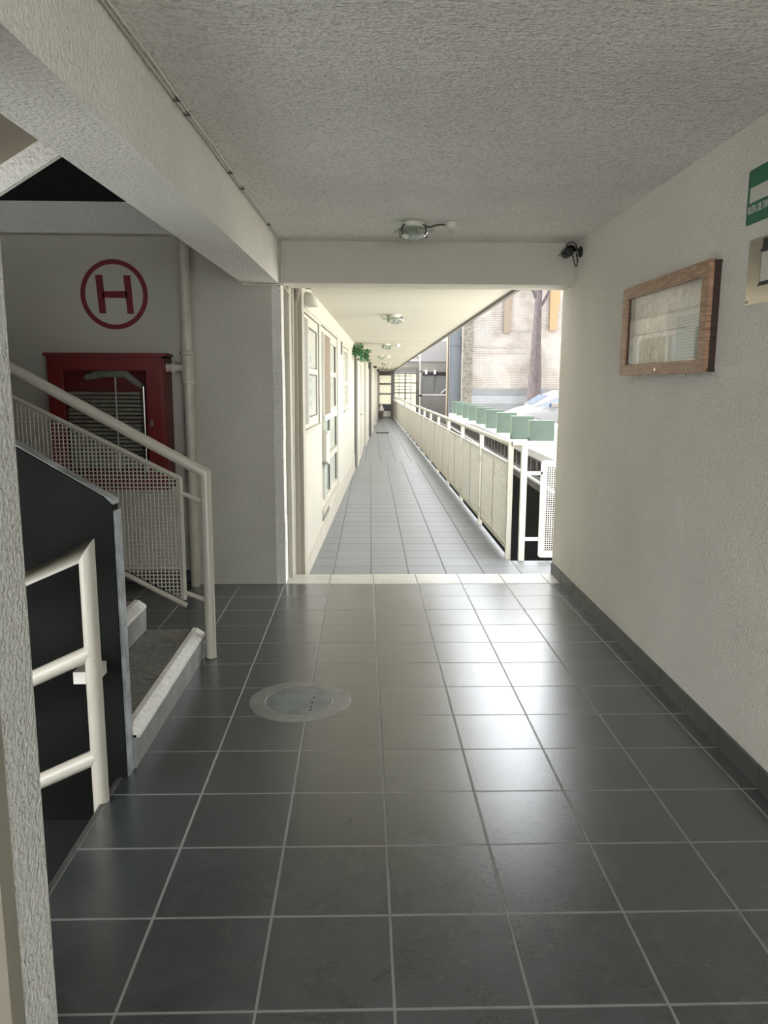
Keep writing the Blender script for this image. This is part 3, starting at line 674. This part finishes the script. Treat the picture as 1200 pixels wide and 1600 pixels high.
# window 2: tall glazed bay
t = win_frame('window_2', 'tall glazed corridor bay with brown board and green-tinted panes', 0, 0, 0, 0); t['kind'] = 'structure'
m1 = MB(); ring_frame(m1, -.08, -.01, 8.16, 10.60, .18, 2.11, .055)
lbox(m1, -.07, -.008, 8.60, 8.66, .2, 2.08); lbox(m1, -.07, -.004, 8.60, 10.56, 1.10, 1.17); lbox(m1, -.07, -.004, 8.60, 10.56, .62, .69)
m1.build('window_frame', m_rail, t)
m1 = MB(); lbox(m1, -.06, -.045, 8.20, 8.60, .22, 2.06); m1.build('side_pane', m_panegn, t)
m1 = MB(); lbox(m1, -.03, -.006, 8.67, 9.40, 1.17, 2.05); m1.build('brown_board', m_panebr, t)
m1 = MB(); ring_frame(m1, -.045, -.012, 9.40, 10.5, 1.17, 2.06, .06); lbox(m1, -.045, -.012, 9.45, 10.45, 1.60, 1.66); m1.build('sash', m_rail, t)
for a, b, c, d, mt in ((9.46, 10.44, 1.23, 1.60, m_pane), (9.46, 10.44, 1.66, 2.0, m_pane), (8.68, 9.40, .70, 1.09, m_panegn), (9.48, 10.52, .70, 1.09, m_pane), (8.68, 9.40, .24, .61, m_panegn), (9.48, 10.52, .24, .61, m_pane)):
    m1 = MB(); lbox(m1, -.055, -.035, a, b, c, d); m1.build('pane', mt, t)
    m1 = MB(); lbox(m1, -.045, -.018, b-.028, b, c, d); m1.build('seal', m_seal, t)
m1 = MB(); lbox(m1, -.05, .018, 8.12, 10.62, .125, .18, .004); m1.build('window_sill', m_ccurb, t)
m1 = MB(); lbox(m1, -.05, .012, 8.12, 8.95, .06, .10); m1.build('vent_slot', m_conc, t)
m1 = MB()
m1.quadbox([LW(0, 8.16, .70), LW(.045, 8.16, .70), LW(.045, 8.62, .62), LW(0, 8.62, .62), LW(0, 8.16, 1.03), LW(.045, 8.16, 1.03), LW(.045, 8.62, .97), LW(0, 8.62, .97)])
bxm = tag(m1.build('wall_box', m_cwall), 'cream metal box fixed low on the corridor wall beside the tall bay', 'box')
m1 = MB(); lbox(m1, .044, .06, 8.2, 8.6, .985, 1.01); m1.build('box_lid', m_rail, bxm)
# window 3
t = win_frame('window_3', 'third corridor window with pale blind and a pink sticker', 0, 0, 0, 0); t['kind'] = 'structure'
m1 = MB(); ring_frame(m1, -.07, -.005, 11.86, 13.14, 1.12, 2.08, .06); lbox(m1, -.06, -.01, 11.9, 13.1, 1.50, 1.56); m1.build('window_frame', m_rail, t)
m1 = MB(); lbox(m1, -.06, -.04, 11.92, 13.08, 1.18, 2.02); m1.build('pane', m_pane, t)
m1 = MB(); lbox(m1, -.045, -.015, 11.92, 12.1, 1.18, 2.02); m1.build('seal', m_seal, t)
k = plain('pink_sticker', (0.55, 0.18, 0.18), .6)
m1 = MB(); lbox(m1, -.04, -.038, 12.2, 12.5, 1.56, 1.72); m1.build('sticker', k, t)
m1 = MB(); lbox(m1, -.05, .02, 11.84, 13.16, 1.085, 1.118, .004); m1.build('window_sill', m_ccurb, t)
m1 = MB(); lbox(m1, 0, .012, 11.28, 11.46, 1.94, 2.12); tag(m1.build('wall_vent', m_seal), 'small dark slot vent high on the corridor wall between the windows', 'vent')
# pilasters and doors further along
pil = [(15.75, 16.4, .04, 'trim_13'), (18.6, 19.6, .0, 'trim_14'), (21.2, 22.3, .03, 'trim_15'), (27.4, 28.6, .05, 'trim_16'), (33.2, 34.4, .06, 'trim_17'), (38.6, 39.9, .05, 'trim_18')]
for a, b, n, nm in pil:
    m1 = MB(); lbox(m1, -.1, n+.01, a, b, -.3, 2.32); struct(nm, m1, m_cwall, 'cream pilaster on the corridor wall', 'trim')
dz = -.15
for i, (a, b) in enumerate([(16.8, 18.3), (23.3, 24.4), (29.5, 30.6), (35.2, 36.4)]):
    t = thing('door_%d' % (i+1), ['first', 'second', 'third', 'fourth'][i] + ' pale flush door along the corridor wall', 'door', (0, 0, 0)); t['kind'] = 'structure'
    m1 = MB(); ring_frame(m1, -.05, .02, a-.06, b+.06, dz-.02, 2.02, .05); m1.build('door_frame', m_rail, t)
    m1 = MB(); lbox(m1, -.05, -.005, a, b, dz, 1.96); m1.build('door_leaf', m_cwall, t)
    m1 = MB(); lbox(m1, -.004, .045, b-.14, b-.08, .82, .86, .004); m1.build('door_handle', m_chrome, t)
for i, (u_, lb) in enumerate([(25.4, 'dark grey drainpipe running down the far corridor wall'), (15.45, 'thin rusty drainpipe after the third corridor window')]):
    m1 = MB(); m1.tube([LW(.02, u_, -.13), LW(.02, u_, 2.27)], .05 if i == 0 else .03, 10)
    tag(m1.build('drainpipe', m_seal if i == 0 else m_conc, None, True), lb, 'pipe')
for i, (u_, lb) in enumerate([(28.0, 'tiny black security camera atop the fourth pilaster'), (33.8, 'tiny black security camera atop the fifth pilaster')]):
    m1 = MB(); p = Vector(LW(.12, u_, 2.17)); m1.box(p.x-.05, p.x+.07, p.y-.08, p.y+.08, p.z-.03, p.z+.04, bev=.01)
    tag(m1.build('security_camera', m_black), lb, 'security camera')
m1 = MB(); p = Vector(LW(.2, 27.3, -.12)); m1.box(p.x, p.x+.45, p.y-.06, p.y+.06, cz(27.3), cz(27.3)+.04, bev=.01)
tag(m1.build('doorstop_bar', m_seal), 'dark low bar lying on the far corridor floor by the wall', 'bar')
# dome lamp high on the wall at the corridor entrance
dl = thing('wall_lamp', 'white half-dome lamp high on the wall at the corridor entrance', 'wall lamp', (-.475, 6.45, 2.16))
prof = [(.068, 0), (.066, .03), (.056, .06), (.036, .082), (.004, .09)]
MB().lathe([(.0885, -.035), (.080, 0.0), (.060, .045), (.030, .07), (.003, .078)], (.02, 0, 0), 24).build('dome_shade', m_sheet, dl, True)
MB().tube([(-.045, -.04, .09), (.0, -.04, .10), (.05, -.04, .105)], .008, 8).build('arm', m_black, dl, True)
MB().box(-.055, -.035, -.05, .03, -.06, .095, bev=.004).build('back_plate', m_black, dl)

# hanging plant
hp = thing('hanging_plant', 'bushy green plant trailing from the top of the corridor wall', 'plant', LW(.10, 14.7, 2.2))
lf = MB()
for i in range(520):
    a = random.uniform(0, 2*PI); r = random.random()**.5*.15; h = random.uniform(-.13, .06)
    if random.random() < .45: c_ = Vector((.11+random.uniform(-.09, .10), random.uniform(-.3, .3), -.12+random.uniform(-.11, .09)))
    else: c_ = Vector((random.uniform(-.09, .08), random.uniform(-.35, .3), h))
    d = Vector((random.uniform(-1, 1), random.uniform(-1, 1), random.uniform(-1.0, .4))).normalized(); sd = d.cross(Vector((random.random(), random.random(), random.random()))).normalized()
    L_ = random.uniform(.035, .06); W_ = L_*.32; nrm = d.cross(sd)*.006
    v = [lf.b.verts.new(q) for q in (c_, c_+d*L_*.5+sd*W_+nrm, c_+d*L_, c_+d*L_*.5-sd*W_+nrm)]
    lf.b.faces.new((v[0], v[1], v[2])); lf.b.faces.new((v[0], v[2], v[3]))
o = lf.build('foliage', m_leaf, hp)
MB().lathe([(.07, -.08), (.10, .02), (.102, .03), (.09, .03)], (-.03, 0, 0), 16).build('planter', m_pot, hp)

# far end: glazed door wall
struct('wall_end', MB().box(.2, .74, 41.15, 41.4, -.3, 2.35).box(.74, 1.56, 41.15, 41.4, 2.06, 2.35).box(1.535, 1.60, 41.15, 41.4, -.3, 2.35), m_conc, 'end wall of the corridor', 'wall')
t = thing('door_5', 'glazed door with stacked bright panes closing the far end of the corridor', 'door', (1.14, 41.2, -.23)); t['kind'] = 'structure'
m1 = MB()
def db(x0, x1, z0, z1, y0=-.03, y1=.02, mb=None): return (mb or MB()).box(x0-1.14, x1-1.14, y0, y1, z0+.23, z1+.23, bev=.004)
for x0, x1, z0, z1 in ((.74, .83, -.32, 2.06), (1.45, 1.535, -.32, 2.06), (.83, 1.45, 1.98, 2.06), (.83, 1.45, 1.50, 1.58), (.83, 1.45, .98, 1.05), (.83, 1.45, .44, .48), (.83, 1.45, -.32, -.17)): db(x0, x1, z0, z1, mb=m1)
m1.build('door_frame', m_conc, t)
for z0, z1, mt in ((1.58, 1.98, m_frost), (1.05, 1.50, m_frost), (.48, .98, m_frost)): db(.83, 1.45, z0, z1, -.005, .0, ).build('pane', mt, t)
db(.83, 1.45, .12, .44, -.01, .01).build('lower_panel', m_dado, t); db(.83, 1.45, -.17, .12, -.01, .01).build('kick_panel', m_paint, t)
# glazed lattice beside it, across the void
t = thing('window_4', 'large multi-pane lattice window beyond the far end of the railing', 'window', (2.2, 41.2, .2)); t['kind'] = 'structure'
m1 = MB()
def wb(x0, x1, z0, z1, mb=None, y0=-.03, y1=.02): return (mb or MB()).box(x0-2.2, x1-2.2, y0, y1, z0-.2, z1-.2)
for x in (1.60, 2.20, 2.80): wb(x-.03, x+.03, .1, 2.12, m1)
for z_ in (.1, 1.08, 1.60, 2.10): wb(1.60, 2.80, z_-.025, z_+.025, m1)
m1.build('window_frame', m_conc, t)
m1 = MB()
for x in (1.88, 2.50): wb(x-.010, x+.010, .1, 2.1, m1)
for z_ in (.45, .78, 1.25, 1.42, 1.78, 1.95): wb(1.6, 2.5, z_-.009, z_+.009, m1)
m1.build('glazing_bar', m_conc, t)
wb(1.62, 2.18, .12, 2.08, None, 0, .004).build('pane', m_frost, t); wb(2.22, 2.78, .12, 2.08, None, 0, .004).build('pane', m_frost, t)
struct('wall_end_outer', MB().box(1.60, 2.85, 41.1, 41.4, 2.13, 3.0).box(1.60, 2.85, 41.1, 41.4, -3.0, .08).box(2.83, 2.93, 41.05, 41.4, -3.0, 3.0).box(1.6, 2.83, 41.1, 41.4, 3.06, 3.6), m_conc, 'concrete wall around the lattice window', 'wall')
struct('trim_19', MB().box(1.6, 2.93, 41.0, 41.12, 2.72, 2.80), m_ledgew, 'pale sill line above the lattice window', 'trim')
tag(MB().tube([(2.0, 40.95, 2.40), (2.72, 40.95, 2.42), (2.80, 40.95, 2.36), (2.80, 40.95, -3.0)], .02, 8).build('conduit', m_timberg, None, True), 'brownish conduit bending down beside the lattice window', 'pipe')
# bin at the end
bn = thing('waste_bin', 'brown bin holding a white bag at the far end of the corridor', 'bin', (.88, 39.6, cz(39.6)))
MB().lathe([(.11, 0), (.14, .38), (.15, .38), (.15, .40), (.13, .40)], (0, 0, 0), 20).build('body', m_pot, bn, True)
MB().lathe([(.12, .36), (.14, .46), (.09, .58), (.03, .72), (.01, .74)], (0.02, 0, 0), 9).build('bag', m_white, bn)

# ------------------------------------------------------------------ corridor railing: one welded run
RX = lambda y: 1.378 + .0060*(y-7.17)
ra = thing('corridor_railing', 'long cream steel railing with perforated panels along the right of the corridor', 'railing', (RX(7.17), 7.17, cz(7.17)))
O = Vector((RX(7.17), 7.17, cz(7.17)))
NB = 18; BAY = 1.868
ye = 7.17 + NB*BAY
MB().tube([(0, -.02, 1.10), (RX(ye)-O.x, ye-O.y, 1.10-.0025*(ye-7.17))], .026, 14).build('top_rail', m_rail, ra, True)
pm = MB().box(-.024, .024, -.024, .024, 0, 1.085, bev=.003).build('post', m_rail, ra)
# panel prototype at origin: runs along +y
def screen_panel(length, h0, h1):
    fr_ = MB(); g = .075
    for a, b in ((g, g+.03), (length-g-.03, length-g), (length/2-.015, length/2+.015)): fr_.box(-.012, .012, a, b, h0, h1)
    fr_.box(-.012, .012, g, length-g, h0, h0+.03); fr_.box(-.012, .012, g, length-g, h1-.03, h1)
    for zz in (h0+.12, h1-.12):
        fr_.box(-.008, .008, 0.02, g, zz-.012, zz+.012); fr_.box(-.008, .008, length-g, length-.02, zz-.012, zz+.012)
    sc_ = MB()
    u_ = g+.03
    while u_ < length-g-.02:
        sc_.box(-.0012, .0012, u_, u_+.0085, h0+.03, h1-.03); u_ += .020
    z_ = h0+.03
    while z_ < h1-.03:
        sc_.box(-.0030, .0008, g+.03, length-g-.03, z_, z_+.0095); z_ += .022
    return fr_, sc_
a_, b_ = screen_panel(BAY, .085, .925)
pf = a_.build('panel_frame', m_rail, ra); ps = b_.build('perforated_sheet', m_screen, pf)
slope_rot = (-math.atan(.0025), 0, -math.atan(.0060))
for o in (pf,): o.rotation_euler = slope_rot
for i in range(1, NB+1):
    y_ = 7.17+BAY*i; L_ = (RX(y_)-O.x, y_-O.y, cz(y_)-O.z)
    p2 = pm.copy(); COL.objects.link(p2); p2.parent = ra; p2.location = L_
    if i < NB:
        q = pf.copy(); COL.objects.link(q); q.parent = ra; q.location = L_
        r_ = ps.copy(); COL.objects.link(r_); r_.parent = q
# short cross railing at the end of the wall
cr = thing('cross_railing', 'short cream railing with perforated panel closing the gap beside the right wall', 'railing', (1.49, 7.09, -.14))
MB().tube([(-.10, .06, 1.10), (.95, .0, 1.10)], .028, 14).build('top_rail', m_rail, cr, True)
MB().box(-.027, .027, -.024, .024, 0, 1.085, bev=.003).build('post', m_rail, cr)
m1 = MB()
pts = []
x0, x1, z0, z1, r_ = .16, .80, .03, .95, .03
def rr_(x0, x1, z0, z1, r_):
    out = []
    for cx_, cz_, a0 in ((x1-r_, z1-r_, 0), (x0+r_, z1-r_, 90), (x0+r_, z0+r_, 180), (x1-r_, z0+r_, 270)):
        for i in range(5):
            a = math.radians(a0+22.5*i); out.append((cx_+r_*math.cos(a), cz_+r_*math.sin(a)))
    return out
oo, ii = rr_(x0, x1, z0, z1, .03), rr_(x0+.055, x1-.055, z0+.06, z1-.06, .008)
for i in range(len(oo)):
    j = (i+1) % len(oo); m1.prism([(oo[i][0], -.006, oo[i][1]), (oo[j][0], -.006, oo[j][1]), (ii[j][0], -.006, ii[j][1]), (ii[i][0], -.006, ii[i][1])], (0, .012, 0))
pf2 = m1.build('panel_frame', m_rail, cr)
m1 = MB(); x = x0+.055
while x < x1-.05: m1.box(x, x+.0058, -.0015, .0015, z0+.06, z1-.06); x += .0205
z = z0+.06
while z < z1-.06: m1.box(x0+.05, x1-.05, -.001, .002, z, z+.0058); z += .0205
m1.build('perforated_sheet', m_screen, pf2)
MB().box(.02, x0+.02, -.006, .006, .815, .85, bev=.003).build('bracket', m_rail, cr); MB().box(.02, x0+.01, -.006, .006, .19, .225, bev=.003).build('bracket', m_rail, cr)

# ================================================================== OUTSIDE
# dark lower level below the railing
struct('floor_lower_level', MB().box(1.3, 6, 5.2, 42, -3.2, -3.0), m_void, 'dark lower level beneath the railing', 'floor')
struct('wall_lower_level', MB().box(1.15, 1.33, 7.3, 41, -3.1, -.42).box(1.3, 2.7, 5.2, 5.5, -3.1, -.4).box(3.75, 3.9, 24.6, 41.2, -3.1, -.36).box(3.24, 3.9, 24.4, 24.5, -3.1, -.36), m_void, 'dark wall below the corridor slab', 'wall')
LX = lambda y: 2.35 + .0*(y-8)
pl_ = thing('planter_ledge', 'grey breeze-block ledge with white sunlit top beyond the railing', 'ledge', (2.35, 7.0, .1))
def G(x0, x1, y0, y1, z0, z1, mb=None, bev=0): return (mb or MB()).box(x0-2.35, x1-2.35, y0-7, y1-7, z0-.1, z1-.1, bev=bev)
m1 = G(2.35, 2.62, 7.45, 24.3, .25, .28); G(2.35, 2.62, 7.45, 24.3, .49, .52, m1); G(2.50, 2.62, 7.45, 24.3, .28, .49, m1)
y = 7.5
while y < 24.2: G(2.355, 2.55, y, y+.07, .28, .49, m1); y += .40
m1.build('breeze_blocks', m_block, pl_)
G(2.34, 3.12, 7.45, 24.3, .52, .62).build('ledge_top', m_ledgew, pl_)
G(2.34, 2.64, 7.45, 24.3, .11, .225).build('lower_beam', m_conc, pl_)
G(2.30, 2.40, 7.45, 24.3, .225, .25).build('white_edge', m_ledgew, pl_)
G(3.08, 3.22, 7.45, 24.6, -.1, .80).build('outer_parapet', m_conc, pl_)
MB().tube([(.80, .5, .725), (.80, 17.5, .725)], .045, 10).build('white_coping', m_ledgew, pl_, True)
G(2.62, 3.1, 7.45, 24.3, .11, .52).build('planter_body', m_conc, pl_); G(2.66, 3.24, 7.45, 24.6, -3.2, .11).build('retaining_wall', m_void, pl_); pl_.rotation_euler = (0, 0, -.0255); pl_.location.x = 2.35-.10
m1 = MB(); clipbars([(0, 0), (2.0, 0), (2.0, .30), (0, .30)], .03, .008, .004, lambda u, v, z_: (2.33+z_*.55, 8.6+u, .59+z_*.02+v), m1)
k = plain('green_garden_net', (0.10, 0.30, 0.18), .7)
tag(m1.build('garden_net', k), 'green net lying on the edge of the white ledge', 'net')
finy = [11.1, 12.66, 14.27, 15.87, 17.5, 19.1, 20.6, 22.3, 23.7]
names = ['nearest green upright block on the ledge, cut off by the wall edge', 'second nearest green upright block on the white ledge', 'third nearest green upright block on the white ledge',
         'fourth nearest green upright block on the white ledge', 'middle one of the nine green upright blocks on the ledge', 'fourth green upright block from the far end of the ledge',
         'third green upright block from the far end of the ledge', 'second green upright block from the far end of the ledge', 'farthest green upright block, before the blue-grey door']
fin0 = None
for y_, lb in zip(finy, names):
    if fin0 is None:
        fin0 = MB().box(0, .36, 0, .16, 0, .38, bev=.006).build('ledge_block', m_fin)
        o = fin0
    else:
        o = fin0.copy(); COL.objects.link(o)
    o.location = (2.40+.0255*(y_-11.1), y_, .62); tag(o, lb, 'concrete block', 'green upright blocks along the ledge')
    o.rotation_euler = (0, 0, 0)
# lot ground
struct('floor_lot', MB().box(3.75, 30, 4.0, 33.9, -.35, -.13).box(3.15, 3.75, 4.0, 24.5, -.35, -.13), m_lot, 'pale concrete of the parking lot', 'ground')
# brick wall and what stands on it
struct('wall_brick', MB().box(4.70, 22, 34.0, 34.4, 1.33, 9.0), m_brick, 'whitewashed brick wall across the lot', 'wall')
struct('trim_20', MB().box(4.68, 22, 33.96, 34.4, 1.05, 1.33), m_dado, 'blue-grey dado band of the brick wall', 'trim')
struct('trim_21', MB().box(4.68, 22, 33.94, 34.4, .66, 1.05), m_dado2, 'pale blue dado band of the brick wall', 'trim')
struct('trim_22', MB().box(4.68, 22, 33.90, 34.4, -.13, .66), m_dado, 'grey base course of the brick wall', 'trim')
mb = MB()
for z_, a, b in ((3.80, 5.75, 7.2), (2.86, 4.8, 7.0), (3.10, 4.8, 6.8)):
    x = a
    while x < b:
        mb.box(x, x+.22, 33.975, 34.01, z_+wob(.02), z_+.03+wob(.01)); x += .2
struct('trim_23', mb, m_conc, 'uneven old ledge lines on the brick wall', 'trim')
tr = thing('tree', 'bare tree with straight dark purple-brown trunk before the brick wall', 'tree', (7.28, 33.2, -.1))
m1 = MB(); m1.tube([(0, 0, 0), (.02, 0, .9), (.03, 0, 1.9), (.04, 0, 3.6), (.07, 0, 5.0), (.10, 0, 6.6), (.12, 0, 8.2)], [.36, .31, .27, .20, .155, .125, .09], 14); m1.build('trunk', m_bark, tr, True)
for p_ in ([(.06, 0, 5.0), (-.16, 0, 5.5), (-.45, 0, 6.0), (-.9, .1, 7.2)], [(.06, 0, 4.7), (.32, 0, 5.1), (.66, 0, 5.8), (1.0, .1, 7.3)]):
    MB().tube(p_, [.07, .065, .05, .03], 8).build('branch', m_bark, tr, True)
m1 = MB().prism([(6.02, 33.86, 5.3), (5.96, 33.86, 8), (6.40, 33.86, 8), (6.38, 33.86, 5.2), (6.32, 33.86, 3.72), (6.05, 33.86, 3.72)], (0, .12, 0))
tag(m1.build('timber_board', m_timberg), 'grey-brown timber board hanging on the brick wall left of the tree', 'timber board', 'timber boards on the brick wall')
m1 = MB().prism([(8.02, 33.86, 3.85), (7.97, 33.86, 8), (8.50, 33.86, 8), (8.44, 33.86, 5.3), (8.32, 33.86, 3.85)], (0, .12, 0))
tag(m1.build('timber_board', m_timber), 'orange timber board hanging on the brick wall right of the tree', 'timber board', 'timber boards on the brick wall')
# stone pillar, blue-grey panel, drain and grey building
struct('wall_stone', MB().box(4.30, 4.72, 33.9, 40.2, -3.1, 9.0), m_stone, 'rough grey stone return of the brick wall', 'wall')
struct('door_6', MB().box(3.80, 4.34, 34.5, 34.6, -3.0, 9).box(3.78, 3.80, 34.45, 34.5, -.2, 9).box(3.80, 4.34, 34.47, 34.5, 3.2, 3.24), m_bluep, 'tall blue-grey sheet metal panel between stone and building', 'door')
tag(MB().box(4.26, 4.34, 34.36, 34.44, 2.9, 3.6, bev=.01).build('wall_bracket', m_black), 'black bracket lamp on the blue-grey panel', 'bracket')
tag(MB().tube([(3.72, 34.6, -.1), (3.72, 34.6, 4.1), (3.66, 34.6, 4.1), (3.66, 34.6, 8)], .06, 10).build('drainpipe', m_timberg, None, True), 'brown drainpipe at the corner of the grey building', 'pipe')
bl = thing('grey_building', 'grey rendered building with a wide metal shutter beyond the lot', 'building', (3.0, 35.0, -.2))
def B(x0, x1, y0, y1, z0, z1, mb=None): return (mb or MB()).box(x0-3, x1-3, y0-35, y1-35, z0+.2, z1+.2)
# building front stands at y=40.3
m1 = B(2.93, 4.62, 40.3, 41.4, -3.0, .98); B(2.93, 3.02, 40.3, 41.4, .9, 2.2, m1); B(4.40, 4.62, 40.28, 41.4, .9, 9, m1); B(2.93, 4.62, 40.3, 41.4, 2.15, 2.68, m1)
m1.build('wall', m_conc, bl)
B(2.93, 4.45, 40.25, 41.0, 2.68, 3.72).build('upper_panel', m_upper, bl); B(2.93, 4.45, 40.35, 41.0, 3.72, 8).build('upper_wall', m_ledgew, bl)
B(3.02, 4.40, 40.40, 40.5, 1.0, 1.97).build('shutter', m_shutter, bl); B(3.02, 4.40, 40.38, 40.6, 1.97, 2.15).build('dark_gap', m_black, bl)
for a in (3.18, 3.62): B(a, a+.09, 40.12, 40.25, 2.04, 2.26).build('floodlight', m_white, bl)
MB().tube([(.66, 5.32, 2.3), (.66, 5.32, 1.6), (.60, 5.32, 1.42)], .015, 6).build('cable', m_seal, bl)
MB().tube([(1.0, 5.30, 1.25), (1.38, 5.30, 1.58)], .03, 6).build('white_strip', m_ledgew, bl)

# ------------------------------------------------------------------ car
car = thing('car', 'silver-white saloon car parked on the lot facing left, cut off by the right wall', 'car', (4.40, 24.5, -.13))
def car_section(x, half, zs):   # (y_frac, z) list mirrored
    return [(x, -half*f_, z_) for f_, z_ in zs] + [(x, half*f_, z_) for f_, z_ in zs[::-1]]
secs = [(0.00, .62, [(.90, .34), (1.0, .46), (.98, .58), (.80, .68)]), (.12, .76, [(.95, .24), (1.0, .46), (.99, .66), (.75, .80)]), (.50, .84, [(.98, .2), (1.0, .5), (.99, .82), (.70, .96)]),
        (.95, .88, [(.98, .2), (1.0, .52), (.98, .90), (.72, 1.06)]), (1.35, .89, [(.98, .2), (1.0, .52), (.97, .93), (.78, 1.03)]), (2.4, .90, [(.98, .2), (1.0, .52), (.97, .95), (.80, 1.0)]),
        (3.5, .89, [(.98, .2), (1.0, .5), (.97, .97), (.80, 1.03)]), (4.25, .82, [(.95, .25), (1.0, .5), (.97, .98), (.80, 1.05)]), (4.45, .70, [(.92, .34), (1.0, .5), (.97, .88), (.80, .96)])]
m1 = MB(); rows = [[m1.b.verts.new(p) for p in car_section(*s_)] for s_ in secs]
for a, b in zip(rows, rows[1:]):
    n = len(a)
    for i in range(n): m1.b.faces.new((a[i], a[(i+1) % n], b[(i+1) % n], b[i]))
m1.b.faces.new(rows[0][::-1]); m1.b.faces.new(rows[-1])
body = m1.build('body', m_car, car, True); sb = body.modifiers.new('s', 'SUBSURF'); sb.levels = 2; sb.render_levels = 2
body.modifiers.move(1, 0)
def roof(x): pass
m1 = MB()
secs = [(.80, .66, [(1.0, .93), (.98, .97), (.90, 1.0)]), (1.30, .72, [(1.06, .94), (.98, 1.22), (.86, 1.32)]), (1.75, .72, [(1.08, .95), (.97, 1.36), (.84, 1.48)]), (2.8, .72, [(1.08, .96), (.96, 1.39), (.84, 1.49)]), (3.5, .70, [(1.06, .98), (.94, 1.32), (.82, 1.41)]), (4.05, .64, [(1.0, 1.0), (.98, 1.03), (.90, 1.06)])]
rows = [[m1.b.verts.new(p) for p in car_section(*s_)] for s_ in secs]
for a, b in zip(rows, rows[1:]):
    n = len(a)
    for i in range(n): m1.b.faces.new((a[i], a[(i+1) % n], b[(i+1) % n], b[i]))
m1.b.faces.new(rows[0][::-1]); m1.b.faces.new(rows[-1])
m1.build('roof', m_car, car, True)
MB().prism([(1.02, -.80, .975), (1.58, -.765, 1.25), (1.95, -.735, 1.37), (2.50, -.735, 1.39), (2.50, -.80, .98)], (0, -.012, 0)).build('side_window', m_carglass, car)
MB().prism([(.86, -.56, 1.05), (1.29, -.58, 1.325), (1.29, .58, 1.325), (.86, .56, 1.05)], (-.01, 0, .02)).build('windscreen', m_carglass, car)
MB().prism([(2.60, -.80, .98), (2.60, -.735, 1.385), (3.35, -.72, 1.32), (3.7, -.75, 1.02)], (0, -.012, 0)).build('side_window', m_carglass, car)
MB().box(1.34, 1.56, -1.04, -.88, .98, 1.11, bev=.03).build('wing_mirror', m_seal, car)
MB().box(.02, .22, -.78, -.50, .56, .68, bev=.03).build('headlight', m_carglass, car)
for xx in (.85, 3.6):
    for yy in (-.80, .80):
        MB().lathe([(.18, -.10), (.30, -.10), (.325, -.06), (.325, .06), (.30, .10), (.18, .10)], (xx, yy, .32), 24, 'y').build('wheel', m_black, car, True)
MB().tube([(1.72, -.905, .35), (1.70, -.90, .93)], .004, 6).build('door_seam', m_seal, car)
